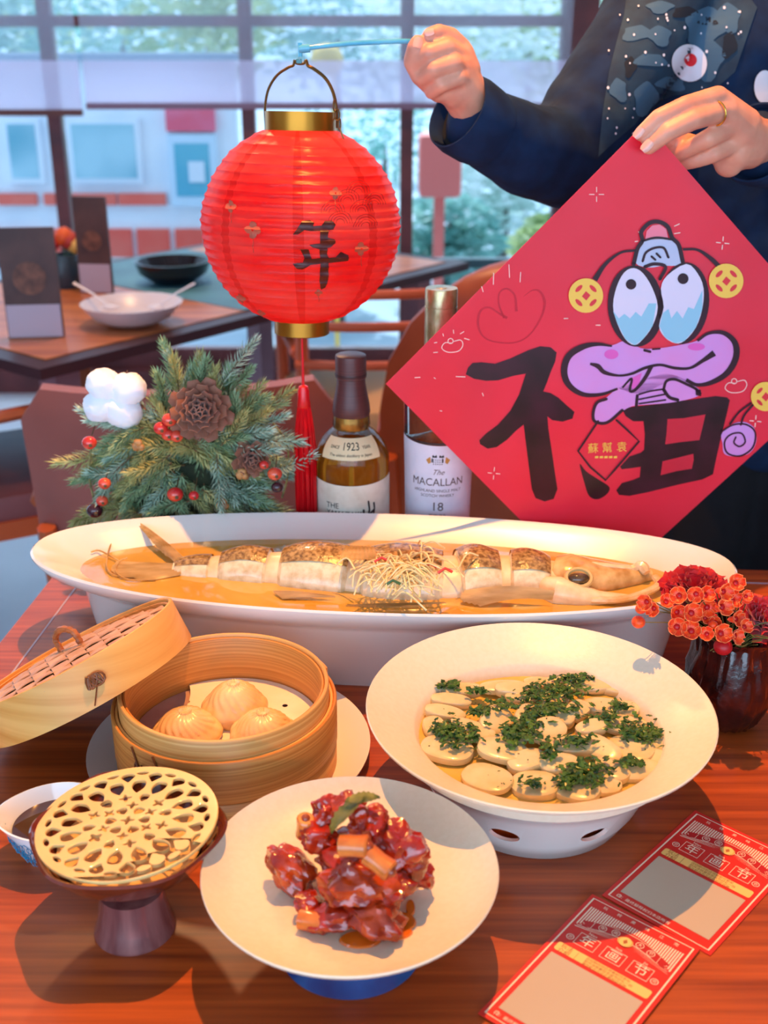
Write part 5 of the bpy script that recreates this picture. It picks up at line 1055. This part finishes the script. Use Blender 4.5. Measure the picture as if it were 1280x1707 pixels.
for px, py, s in ((1078, 1003, .0078), (1090, 1014, .0075), (1110, 1003, .0070), (1132, 993, .0082), (1160, 990, .0078), (1175, 992, .0080), (1205, 986, .0085), (1220, 1000, .0085), (1128, 1020, .0080), (1152, 1022, .0092), (1178, 1012, .0088), (1203, 1012, .0090), (1175, 1030, .0070), (1226, 1032, .0080),
    (1128, 1045, .0088), (1152, 1052, .0092), (1178, 1057, .0070), (1201, 1056, .0092), (1224, 1060, .0082), (1226, 972, .0080), (1243, 994, .0055), (1240, 1045, .007), (1192, 1037, .006)):
    waxflower(px, py, s, (rnd.uniform(-.5, .5)+(px-1170)/160, -1, rnd.uniform(.2, 1.0)), Y=.888+rnd.uniform(-.008, .012))
for px, py, s in ((1064, 1037, .0062), (1068, 1015, .005), (1205, 1078, .0085), (1228, 963, .004), (1245, 1000, .004), (1188, 1042, .0045)):
    c = aty(px, py, .89); mesh('bud', ball(c, (s, s, s*.9), 12, 8), M_wax if px != 1205 else M_waxc, wf); mesh('stem', tube(spline([c, c.lerp(VC+V((0, 0, .09)), .5)+V((0, 0, .004)), VC+V((-.01, -.01, .08))], 4), .0005, 4), M_stem, wf)
for i in range(26):
    a = rnd.uniform(0, 2*pi); p = VC+V((-.012+.02*cos(a), -.03+.008*sin(a), rnd.uniform(.088, .115))); mesh('twig', tube(spline([VC+V((-.005, -.01, .07)), p.lerp(VC+V((0, 0, .09)), .3), p+V((rnd.uniform(-.015, .015), -.004, rnd.uniform(0, .012)))], 4), .0006, 4), M_stem, wf)
# ================================================================ RED PAPER POSTER
PK = 1.04; Pc = O+(V((.2501, 1.1556, 1.0249))-O)*PK; Pn = V((-.1454, .9893, .0107)).normalized()
def onpl(px, py, lay=0): return aton(px, py, Pc, Pn)-Pn*(.0003*lay)
def pf(x, y, lay=1): return onpl(640+x/2, 350+y/2, lay)       # photo crop units -> paper plane
def pg(x, y, lay=1): return onpl(880+x/3.2, 380+y/3.2, lay)
def ph(x, y, lay=1): return onpl(640+x/4, 440+y/4, lay)
def pk_(x, y, lay=1): return onpl(880+x/3.2, 620+y/3.2, lay)
po = empty('red_poster', Pc+V((0, 0, -.24)), 'square red festive paper with bold black brushed character, held by one corner', 'poster')
quad = [(1076, 204), (1423, 604), (1012, 979), (978, 979), (643, 640)]
fr_ = [onpl(a, b) for a, b in quad]; n5 = len(quad); vs = fr_+[p+Pn*.0005 for p in fr_]
M_pred = translucent('poster_red', (255, 68, 92), .35, .28, .6, c2=(250, 52, 72), scale=5)
mesh('paper', (vs, [tuple(range(n5)), tuple(range(2*n5-1, n5-1, -1))]+[(i, (i+1) % n5, n5+(i+1) % n5, n5+i) for i in range(n5)]), M_pred, po, False)
K_ = mat('poster_black', (44, 12, 24), (58, 18, 34), rough=.35, scale=30); PKc = mat('poster_pink', (226, 140, 206), (214, 150, 220), rough=.35, scale=14); PKd = mat('poster_magenta', (228, 96, 186), rough=.35); EYE = mat('poster_eye_white', (226, 214, 234), rough=.35); EYB = mat('poster_eye_blue', (150, 200, 222), rough=.35)
YL = mat('poster_yellow', (250, 200, 84), rough=.35); RDK = mat('poster_dark_red', (206, 16, 44), rough=.35); PAL = mat('poster_pale_line', (255, 214, 200), rough=.35); GRY = mat('poster_hat_grey', (190, 196, 222), rough=.35); BRUSH = mat('brush_black', (36, 14, 16), (62, 22, 34), rough=.28, scale=24)
def sm(pts, n=5): return [(p.x, p.y) for p in spline([(a, b, 0) for a, b in pts], n, True)]
# left radical, traced in ph units (4 px per photo px)
A1 = [(545, 735), (560, 690), (590, 660), (650, 655), (740, 665), (840, 630), (960, 575), (1040, 548), (1110, 555), (1150, 590), (1140, 650), (1110, 720), (1085, 790), (1060, 850), (1110, 860), (1160, 890), (1220, 945), (1268, 985), (1255, 1030), (1190, 1050), (1120, 1040), (1088, 1015), (1095, 1100), (1115, 1230), (1135, 1370), (1155, 1500), (1130, 1565), (1070, 1582), (1010, 1560), (985, 1500), (968, 1370), (950, 1230), (930, 1070), (880, 1110), (820, 1170), (750, 1220), (690, 1230), (640, 1200), (635, 1175), (680, 1130), (760, 1070), (840, 980), (900, 870), (945, 730), (860, 745), (760, 775), (680, 778), (600, 765)]
printed('brush_character', poly2(A1, ph, 2), BRUSH, po)
printed('brush_character', poly2(sm([(275, 490), (310, 530), (370, 570), (432, 612), (420, 650), (370, 678), (325, 660), (300, 590)], 4), pk_, 2), BRUSH, po)
# right part: outer shape, then red windows on top
B1 = [(500, 195), (560, 185), (700, 170), (880, 145), (1000, 128), (1060, 135), (1075, 150), (1060, 220), (1035, 320), (1005, 450), (985, 545), (930, 572), (800, 600), (640, 640), (540, 660), (485, 655), (470, 630), (500, 592), (560, 575), (595, 560), (600, 505), (550, 512), (500, 518), (490, 505), (540, 450), (600, 430), (618, 415), (622, 330), (615, 262), (560, 262), (520, 235)]
printed('brush_character', poly2(B1, pk_, 2), BRUSH, po)
for q in ([(742, 250), (830, 245), (945, 225), (930, 290), (912, 362), (820, 372), (730, 385), (738, 320)], [(716, 475), (800, 455), (880, 435), (882, 470), (872, 515), (790, 528), (705, 550)]): printed('paper_window', poly2(q, pk_, 3), M_pred, po)
# creature: lips
lips = [(445, 625), (520, 600), (600, 640), (700, 640), (820, 620), (900, 600), (960, 560), (1050, 560), (1105, 620), (1110, 690), (1070, 760), (980, 820), (900, 835), (840, 820), (780, 800), (640, 870), (560, 880), (470, 855), (400, 885), (300, 885), (220, 840), (190, 760), (205, 690), (280, 630), (370, 615)]
printed('lip_print', poly2(sm(lips, 3), pg, 4), PKc, po)
arm = [(480, 850), (420, 900), (370, 930), (350, 990), (360, 1030), (420, 1030), (480, 990), (550, 950), (640, 940), (760, 930), (880, 905), (920, 880), (900, 850), (800, 790), (700, 780), (560, 830)]
printed('arm_print', poly2(sm(arm, 3), pg, 4), PKc, po)
printed_each('cheek_print', (circ2(442, 672, 38, pg, 5, ry=26), circ2(895, 632, 46, pg, 5, ry=20), poly2([(548, 800), (605, 770), (590, 830), (560, 860), (540, 830)], pg, 5)), PKd, po)
kp = [stroke2([(445, 628), (370, 618), (290, 632), (215, 680), (190, 760), (215, 835), (290, 885), (390, 885), (475, 855)], [10, 20, 34, 36, 34, 26, 18, 12], pg, 6), stroke2([(900, 600), (960, 560), (1040, 558), (1100, 610), (1105, 690), (1060, 770), (980, 820), (900, 835), (840, 808)], [14, 16, 26, 34, 34, 28, 18, 20], pg, 6),
      stroke2([(328, 722), (370, 735), (405, 768), (480, 785), (550, 775), (620, 745), (700, 728), (780, 745), (860, 745), (930, 705), (990, 665)], [12, 26, 22, 12, 14, 16, 14, 16, 14, 20, 34], pg, 6), stroke2([(655, 735), (620, 800), (570, 860), (540, 865), (550, 800), (500, 850)], [22, 20, 16, 14, 12, 10], pg, 6),
      stroke2([(720, 860), (735, 815), (780, 805), (840, 830), (890, 855), (915, 880)], 15, pg, 6), stroke2([(720, 860), (750, 900), (795, 915)], 18, pg, 6), poly2([(888, 852), (918, 862), (920, 895), (892, 890)], pg, 6), stroke2([(590, 885), (650, 868), (715, 858)], 9, pg, 6), stroke2([(590, 912), (660, 898), (725, 885)], 9, pg, 6), stroke2([(590, 935), (660, 925), (730, 915)], 9, pg, 6), stroke2([(580, 892), (575, 945)], 16, pg, 6),
      stroke2([(415, 910), (365, 930), (345, 985), (355, 1030), (420, 1035), (500, 970)], 16, pg, 6), stroke2([(618, 650), (648, 658)], 14, pg, 6), stroke2([(662, 645), (700, 642)], 9, pg, 6)]
# eyes
for cx, cy, rx, ry, rot in ((570, 415, 140, 212, -.06), (826, 400, 128, 214, .10)): printed('eye_outline', circ2(cx, cy, rx+8, pg, 6, 40, ry+5, rot), K_, po)
e1 = [(560, 212), (610, 240), (660, 320), (688, 420), (660, 520), (610, 590), (565, 622), (515, 590), (470, 500), (450, 410), (470, 310), (510, 235)]
e2 = [(840, 190), (900, 240), (932, 320), (925, 430), (890, 530), (830, 600), (780, 612), (725, 580), (695, 520), (720, 420), (705, 320), (740, 250)]
printed_each('eye_print', (poly2(sm(e1, 3), pg, 7), poly2(sm(e2, 3), pg, 7)), EYE, po)
b1 = [(450, 440), (480, 480), (510, 455), (540, 480), (570, 445), (600, 470), (640, 400), (680, 400), (660, 520), (610, 590), (565, 622), (515, 590), (470, 500)]; b2 = [(716, 450), (745, 430), (760, 480), (790, 440), (820, 480), (850, 420), (880, 430), (925, 330), (925, 430), (890, 530), (830, 600), (780, 612), (725, 580), (697, 520)]
printed_each('eye_shade_print', (poly2(b1, pg, 8), poly2(b2, pg, 8)), EYB, po)
printed_each('pupil_print', (circ2(545, 298, 28, pg, 9), circ2(822, 268, 29, pg, 9)), K_, po)
hat = [(570, 185), (585, 110), (610, 70), (680, 55), (760, 60), (800, 90), (815, 180), (780, 200), (720, 200), (640, 210)]
printed('hat_print', poly2(sm(hat, 3), pg, 5), GRY, po); printed('hat_knob_print', poly2([(622, 62), (630, 15), (660, -15), (700, -20), (735, 5), (745, 58)], pg, 5), mat('poster_knob', (250, 130, 150), rough=.35), po)
kp += [stroke2([(560, 190), (580, 110), (606, 66), (600, 20), (640, -25), (690, -35), (740, -10), (765, 50), (800, 90), (822, 180)], 22, pg, 7), stroke2([(606, 68), (680, 50), (765, 60)], 12, pg, 7), stroke2([(608, 175), (625, 130), (670, 105), (720, 105), (745, 155)], 13, pg, 7), stroke2([(655, 150), (675, 168)], 12, pg, 7), stroke2([(682, 135), (702, 155)], 12, pg, 7),
       stroke2([(620, 205), (670, 190), (730, 205), (700, 270)], 18, pg, 7), stroke2([(570, 118), (490, 130), (410, 190), (352, 275)], [14, 12, 20, 30], pg, 7), stroke2([(822, 112), (900, 115), (970, 160), (1020, 210)], [14, 14, 22, 26], pg, 7)]
kp += [stroke2([(372, 260), (265, 420), (330, 505), (412, 575), (460, 520), (590, 368), (530, 310), (470, 255)], 11, pk_, 5, sm=1), stroke2([(1185, 165), (1120, 215), (1075, 275)], 11, pk_, 5), stroke2([(1195, 175), (1150, 230), (1132, 280)], 11, pk_, 5)]
printed('tail_print', poly2(sm([(1030, 330), (1080, 280), (1150, 265), (1205, 300), (1215, 370), (1180, 430), (1110, 450), (1045, 435), (1035, 380)], 4), pk_, 4), PKc, po)
kp += [stroke2([(1030, 315), (1090, 280), (1160, 278), (1208, 320), (1195, 400), (1130, 445), (1060, 430), (1045, 370), (1080, 330), (1135, 325), (1155, 370), (1125, 395), (1095, 375), (1105, 345)], 9, pk_, 6)]
printed_each('outline_print', kp, K_, po)
coins, cred = [], []
for x, y, r, F_, in ((305, 358, 92, pg), (1052, 280, 92, pg), (1262, 128, 78, pk_)):
    coins.append(circ2(x, y, r, F_, 8, 28)); cred.append(poly2([(x-22, y+4), (x, y-24), (x+24, y-2), (x+2, y+26)], F_, 9))
    for a in (.78, 2.36, 3.93, 5.5): cred.append(circ2(x+r*.58*cos(a), y+r*.58*sin(a), r*.27, F_, 9, 12, r*.12, a+pi/2))
printed_each('coin_print', coins, YL, po); printed_each('coin_hole_print', [join(*cred[i:i+5]) for i in (0, 5, 10)], mat('poster_coin_red', (228, 50, 60), rough=.35), po)
# outline drawings and small strokes
printed_each('heart_print', (stroke2([(820, 360), (760, 325), (700, 290), (645, 310), (625, 390), (650, 470), (720, 515), (860, 525), (960, 480), (1040, 370), (1070, 260), (1040, 185), (990, 175), (930, 215)], [18, 12, 10, 14, 16, 10, 8, 8, 8, 10, 16, 14, 6, 2], ph, 2), stroke2([(800, 360), (765, 270), (770, 190), (820, 165), (870, 210), (882, 315)], [14, 10, 10, 10, 12, 18], ph, 2)), RDK, po)
pl_ = []
for cx, cy, s, F_ in ((455, 545, 1, ph), (1108, 75, .82, pk_)):
    pl_ += [stroke2([(cx-5*s, cy-18*s), (cx-50*s, cy-20*s), (cx-70*s, cy+15*s), (cx-30*s, cy+42*s), (cx+40*s, cy+35*s), (cx+70*s, cy-5*s), (cx+55*s, cy-38*s), (cx+10*s, cy-30*s)], 5*s, F_, 2), ring2(cx-12*s, cy-32*s, 17*s, 5*s, F_, 2)]
for x0_, y0_, x1_, y1_, F_ in ((462, 440, 464, 462, ph), (508, 465, 532, 450, ph), (535, 495, 568, 505, ph), (392, 465, 396, 480, ph), (335, 525, 352, 522, ph), (330, 590, 356, 588, ph), (205, 757, 240, 755, ph), (333, 757, 342, 764, ph), (655, 860, 662, 880, ph), (372, 978, 386, 980, ph), (480, 750, 540, 752, ph), (730, 60, 728, 135, ph), (832, 5, 836, 90, ph), (910, 55, 906, 120, ph), (650, 150, 660, 185, ph), (1200, 365, 1224, 362, ph), (192, 482, 212, 482, pg), (362, 518, 384, 518, pg), (240, 825, 246, 835, pk_), (780, -10, 806, -22, pg), (780, 30, 810, 25, pg), (570, 72, 585, 70, pg), (588, 20, 596, 30, pg)): pl_.append(stroke2([(x0_, y0_), (x1_, y1_)], 5, F_, 2, sm=1))
for cx, cy, s, F_ in ((1037, 80, 34, pg), (732, 1395, 40, ph), (1212, 262, 30, pk_), (708, -52, 0, ph)):
    if s:
        for a in (0, pi/2, pi, 3*pi/2): pl_.append(stroke2([(cx+s*.35*cos(a+.1), cy+s*.35*sin(a+.1)), (cx+s*cos(a+.1), cy+s*sin(a+.1))], 5, F_, 2, sm=1))
cx, cy = 708, 648
for a in (0, pi/2, pi, 3*pi/2): pl_.append(stroke2([(cx+8*cos(a), (cy-700)+8*sin(a)), (cx+24*cos(a), (cy-700)+24*sin(a))], 2.6, pf, 2, sm=1))
printed_each('pale_line_print', pl_, PAL, po)
printed('shop_name_print', join(*[text2(ch, x, 405, 58, lambda u, v_, lay: pk_(u, v_-(u-415)*.05, lay), 5, bold=.014) for x, ch in ((345, '蘇'), (420, '幫'), (498, '袁'))], *[poly2([(355+i*25, 447), (373+i*25, 446), (373+i*25, 457), (355+i*25, 458)], pk_, 5) for i in range(5)]), YL, po)
# ================================================================ PERSON
PB = V((.52, 1.60, 0)); pe = empty('person', PB, 'person in a dark navy sweatshirt holding up the lantern stick and the red poster', 'person')
M_cl = mat('navy_sweatshirt', (14, 42, 76), (8, 28, 56), rough=.8, scale=30, bump=.5, bscale=9, bdist=.02, spec=.3)
M_skin2 = mat('skin', (226, 160, 132), (214, 140, 114), rough=.45, scale=30, sss=.25, bump=.1, bscale=300, bdist=.0004)
M_tr = mat('black_trousers', (16, 16, 22), rough=.9, bump=.3, bscale=14, bdist=.01)
cr = lambda x, y, Y: aty(640+x/2, y/2, Y)
SR, SL = V((.385, 1.58, 1.475)), V((.715, 1.60, 1.475))        # shoulders
el_r = aty(935, 262, 1.43); el_l = V((.80, 1.47, 1.16)); wr_r = aty(800, 210, 1.315); wr_l = cr(1265, 490, 1.285)
def oval_chain(z, hw, hd, cx=.55, cy=1.60, k=3): return [((cx+hw*t, cy, z), hd) for t in [(-1+2*i/(k-1)) for i in range(k)]]
ch = []
for z, hw, hd in ((.86, .085, .105), (.98, .08, .102), (1.10, .085, .108), (1.22, .10, .115), (1.34, .115, .118), (1.43, .11, .095)): ch.append(oval_chain(z, hw, hd))
for i in range(5):
    for s in (0, 1, 2): ch.append([ch[i][s], ch[i+1][s]])
ch += [[((.55, 1.60, 1.46), .075), (SR, .068), (SR.lerp(el_r, .5)+V((.012, .0, .0)), .062), (el_r, .060), (el_r.lerp(wr_r, .45)+V((0, 0, -.006)), .053), (wr_r, .041)],
       [((.55, 1.60, 1.46), .075), (SL, .068), (SL.lerp(el_l, .5), .062), (el_l, .060), (el_l.lerp(wr_l, .5)+V((0, 0, -.01)), .054), (wr_l+V((.006, .01, 0)), .042)]]
def wrinkle(co):
    p = V(co); d1 = (p-el_r).length; a = .0035*noise.noise(p*14)+.0015*noise.noise(p*34)
    if d1 < .14: a += .006*sin(((p-el_r).dot(V((.5, 0, .85))))*120)*max(0, 1-d1/.14)*(.5+noise.noise(p*9))
    n_ = (p-V((.55, 1.60, p.z))); n_.z = 0
    return p+(V((0, -1, 0)) if n_.length < .01 else (n_.normalized() if d1 > .2 else (p-el_r).normalized()))*a
sw = organic('sweatshirt', ch, M_cl, pe, voxel=.007, smooth=5, fn=wrinkle)
# cuffs: open bands
def cuff(p, d, r, L2, m, name):
    a, b = frame_of(d); d = d.normalized(); return mesh(name, rings([[p+d*z+a*rr*cos(2*pi*k/40)*1.05+b*rr*sin(2*pi*k/40)*1.0 for k in range(40)] for rr, z in ((r*.98, -.015), (r*1.05, 0), (r*1.07, L2*.6), (r*1.02, L2), (r*.97, L2), (r*.93, L2*.6), (r*.8, 0))]), m, pe)
cd = (aty(765, 186, 1.30)-wr_r); cuff(wr_r+cd*.05, cd, .0415, .034, M_cl, 'cuff'); cdl = (cr(1160, 430, 1.235)-wr_l); cuff(wr_l, cdl, .041, .020, M_cl, 'cuff')
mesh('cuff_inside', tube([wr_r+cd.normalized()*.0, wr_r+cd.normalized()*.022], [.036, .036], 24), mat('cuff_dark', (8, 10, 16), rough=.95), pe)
# trousers, shoes
organic('trousers', [[((.47, 1.61, .86), .10), ((.46, 1.60, .48), .075), ((.455, 1.62, .10), .055)], [((.63, 1.61, .86), .10), ((.64, 1.60, .48), .075), ((.645, 1.62, .10), .055)], [((.48, 1.61, .90), .10), ((.62, 1.61, .90), .10)]], M_tr, pe, voxel=.012, smooth=4)
for x in (.452, .648): organic('shoe', [[((x, 1.63, .05), .045), ((x, 1.55, .042), .04), ((x, 1.47, .036), .034)]], mat('shoe_black', (24, 24, 26), rough=.5), pe, voxel=.008, smooth=3)
# head, hair, face (above the photo's frame)
HC = V((.55, 1.585, 1.665))
hd = organic('head', [[((.55, 1.60, 1.47), .052), ((.55, 1.595, 1.56), .05), (HC+V((0, .01, -.03)), .06)], [(HC+V((0, .012, .035)), .082), (HC+V((0, -.01, -.02)), .072), (HC+V((0, -.032, -.075)), .04)], [(HC+V((0, -.082, .0)), .010), (HC+V((0, -.094, -.022)), .011)], [(HC+V((-.022, -.077, -.055)), .007), (HC+V((.022, -.077, -.055)), .007)],
    [(HC+V((-.082, .01, .005)), .012), (HC+V((-.080, .008, -.025)), .010)], [(HC+V((.082, .01, .005)), .012), (HC+V((.080, .008, -.025)), .010)]], M_skin2, pe, voxel=.005, smooth=3)
for s in (-1, 1):
    e_ = mesh('eye', ball(HC+V((s*.031, -.0615, .008)), (.0115, .0085, .0065)), mat('eye_white', (236, 232, 228), rough=.2), pe); mesh('iris', ball(HC+V((s*.031, -.0690, .008)), (.0048, .0022, .0048), 10, 6), mat('iris_dark', (40, 26, 20), rough=.1), e_)
    mesh('eyebrow', tube([HC+V((s*.016, -.079, .026)), HC+V((s*.032, -.078, .031)), HC+V((s*.048, -.066, .027))], [.002, .0028, .001], 6), mat('hair_black', (24, 18, 18), rough=.5), pe)
mesh('mouth', ball(HC+V((0, -.081, -.056)), (.021, .005, .005), 14, 8), mat('lips', (196, 96, 90), rough=.4), pe)
organic('hair', [[(HC+V((0, .03, .055)), .083), (HC+V((0, .045, -.02)), .078)], [(HC+V((-.05, -.035, .070)), .03), (HC+V((.05, -.035, .070)), .03)], [(HC+V((-.072, .01, .03)), .024), (HC+V((-.07, .03, -.05)), .022)], [(HC+V((.072, .01, .03)), .024), (HC+V((.07, .03, -.05)), .022)]], mat('hair_black', (24, 18, 18)), pe, voxel=.006, smooth=3)
# hands --------------------------------------------------------------------
hr = [ [(cr(330, 430, 1.320), .0250), (cr(300, 370, 1.306), .0235), (cr(262, 300, 1.292), .0250), (cr(232, 240, 1.285), .0250), (cr(215, 200, 1.283), .0210)],
   [(cr(262, 300, 1.290), .0200), (cr(272, 235, 1.288), .0165), (cr(262, 180, 1.288), .0130)], [(cr(240, 300, 1.285), .0200), (cr(185, 285, 1.276), .0150)],
   [(cr(258, 160, 1.290), .0105), (cr(222, 122, 1.281), .0095), (cr(182, 108, 1.272), .0085), (cr(152, 116, 1.266), .0075)],
   [(cr(268, 200, 1.286), .0108), (cr(212, 160, 1.266), .0102), (cr(150, 178, 1.257), .0095), (cr(112, 205, 1.264), .0080)],
   [(cr(278, 245, 1.284), .0105), (cr(232, 212, 1.262), .0100), (cr(165, 232, 1.254), .0094), (cr(128, 262, 1.264), .0080)],
   [(cr(288, 280, 1.284), .0095), (cr(250, 258, 1.264), .0090), (cr(192, 282, 1.257), .0083), (cr(158, 308, 1.268), .0072)],
   [(cr(185, 300, 1.276), .0130), (cr(120, 250, 1.272), .0105), (cr(94, 205, 1.268), .0095), (cr(104, 160, 1.262), .0088), (cr(112, 143, 1.262), .0080)] ]
organic('hand', hr, M_skin2, pe, voxel=.0021, smooth=3)
M_nail = mat('fingernail', (236, 168, 148), rough=.2, coat=.4)
def nail(p, nrm, dirv, w_, l):
    n_ = V(nrm).normalized(); d = V(dirv); d = (d-n_*d.dot(n_)).normalized(); s = n_.cross(d); rs = []
    for i in range(7):
        t = i/6*2-1; ww = w_*(1-.35*max(0, t)**3-.25*max(0, -t)**3); rs.append([p+d*l*t+s*ww*u-n_*(.35*w_*u*u) for u in (-1, -.5, 0, .5, 1)])
    mesh('fingernail', rings(rs, closed_u=False), M_nail, pe)
nail(cr(114, 140, 1.2535)+V((0, -.0003, 0)), (.15, -1, .35), V((.3, 0, 1)), .0048, .0055); nail(cr(150, 104, 1.2585), (-.3, -1, .6), V((-1, 0, -.1)), .0042, .005)
hl = [ [(cr(1330, 490, 1.300), .0260), (cr(1235, 470, 1.268), .0240), (cr(1175, 430, 1.243), .0235), (cr(1130, 375, 1.226), .0175)], [(cr(1215, 490, 1.262), .0230), (cr(1170, 500, 1.246), .0200), (cr(1150, 540, 1.25), .016)], [(cr(1195, 420, 1.245), .020), (cr(1120, 340, 1.224), .0135)],
   [(cr(1112, 322, 1.220), .0108), (cr(1005, 352, 1.196), .0098), (cr(915, 392, 1.188), .0086), (cr(856, 446, 1.1885), .0072)],
   [(cr(1120, 372, 1.216), .0112), (cr(1030, 400, 1.189), .0102), (cr(945, 442, 1.181), .0090), (cr(884, 490, 1.1850), .0076)],
   [(cr(1150, 425, 1.226), .0108), (cr(1080, 462, 1.212), .0098), (cr(1010, 498, 1.222), .0088), (cr(960, 525, 1.232), .0078)],
   [(cr(1165, 480, 1.234), .0098), (cr(1100, 515, 1.222), .0088), (cr(1040, 535, 1.228), .0080), (cr(990, 548, 1.236), .0070)],
   [(cr(1190, 520, 1.255), .0150), (cr(1080, 500, 1.250), .0120), (cr(960, 465, 1.232), .0102), (cr(885, 452, 1.2215), .0090)] ]
organic('hand', hl, M_skin2, pe, voxel=.0021, smooth=3)
nail(cr(848, 442, 1.1805), (-.35, -1, .25), V((-.75, 0, -1)), .0044, .0058); nail(cr(876, 486, 1.1765), (-.3, -1, .25), V((-.8, 0, -.9)), .0048, .0062)
rg = cr(1106, 378, 1.209); dr = (cr(1030, 400, 1.189)-cr(1120, 372, 1.216)).normalized(); a_, b_ = frame_of(dr); rn = tube([rg+a_*.0118*cos(t)+b_*.0118*sin(t) for t in [2*pi*k/32 for k in range(32)]], .0010, 8, loop=True)
ro = single('ring', rn, mat('ring_gold', (236, 190, 90), rough=.15, metal=1), 'thin gold ring on the finger of the hand holding the poster', 'ring')
# printed chest panel, cast onto the sweatshirt surface
bv = BVHTree.FromObject(sw, bpy.context.evaluated_depsgraph_get()); bpy.context.view_layer.update()
off = rootloc(pe)
def onshirt(px, py, lay=1):
    d = ray(px, py).normalized(); h = bv.ray_cast(O-off, d)
    if h[0] is None: return aty(px, py, 1.5)
    return h[0]+off-d*(.0010+.0011*lay)
def shirt_poly(name, pts, lay, m, step=9):
    xs_ = [p[0] for p in pts]; ys_ = [p[1] for p in pts]
    vf = densepoly(pts, onshirt, lay, min(step, 3)); mesh(name, vf, m, pe)
panel = [(1047, -30), (1040, 25), (1030, 60), (1015, 120), (1004, 190), (997, 262), (1020, 240), (1058, 208), (1080, 178), (1120, 160), (1190, 150), (1225, 120), (1262, 12), (1230, -30)]
shirt_poly('chest_panel', panel, 1, mat('panel_slate', (34, 62, 82), (26, 48, 68), rough=.8, scale=40), 8)
cam1 = mat('panel_grey_blue', (62, 96, 120), rough=.8); cam2 = mat('panel_dark', (16, 28, 42), rough=.8); M_wh = mat('print_white', (232, 228, 236), rough=.6); M_rd = mat('print_red', (222, 20, 34), rough=.6)
def bl(cx, cy, rx, ry, s, n=18): return [(cx+rx*cos(t)*(1+.25*sin(3*t+s)), cy+ry*sin(t)*(1+.25*cos(2*t+s))) for t in [2*pi*k/n for k in range(n)]]
for cx, cy, rx, ry, s, m in ((1060, 55, 24, 14, 1, cam1), (1100, 60, 20, 15, 4, cam1), (1175, 45, 36, 30, 2, cam1), (1100, 12, 22, 9, 3, cam1), (1032, 150, 14, 20, 5, cam1), (1075, 165, 20, 26, 2, cam1), (1085, 100, 26, 13, 6, cam1), (1140, 20, 20, 10, 1, cam2), (1180, 100, 26, 30, 3, cam1), (1215, 30, 20, 22, 4, cam1), (1050, 112, 10, 16, 2, cam2), (1215, 75, 12, 24, 1, cam2), (1120, 140, 24, 12, 5, cam1), (1180, 35, 16, 9, 6, cam2)):
    shirt_poly('blob_print', bl(cx, cy, rx, ry, s), 2, m, 5)
shirt_poly('disc_print', [(1149+29*cos(t)+5*sin(t), 105+31*sin(t)-4*cos(t)) for t in [2*pi*k/28 for k in range(28)]], 4, M_wh, 3)
shirt_poly('dot_print', [(1151+10.5*cos(t), 100+11*sin(t)) for t in [2*pi*k/18 for k in range(18)]], 5, M_rd, 3)
shirt_poly('disc_print', [(1275+18*cos(t), 145+28*sin(t)) for t in [2*pi*k/24 for k in range(24)]], 4, M_wh, 6)
rnd = random.Random(8); P_ = []
for _ in range(60):
    x, y = rnd.uniform(1012, 1235), rnd.uniform(5, 235)
    if (x < 1075 or y < 150) and (x-1149)**2+(y-105)**2 > 1200: sr = rnd.uniform(1.1, 2.3); P_.append(densepoly([(x+sr*cos(t), y+sr*1.25*sin(t)) for t in [2*pi*k/8 for k in range(8)]], onshirt, 3, 6))
for q in P_: mesh('speckle_print', q, M_wh, pe)
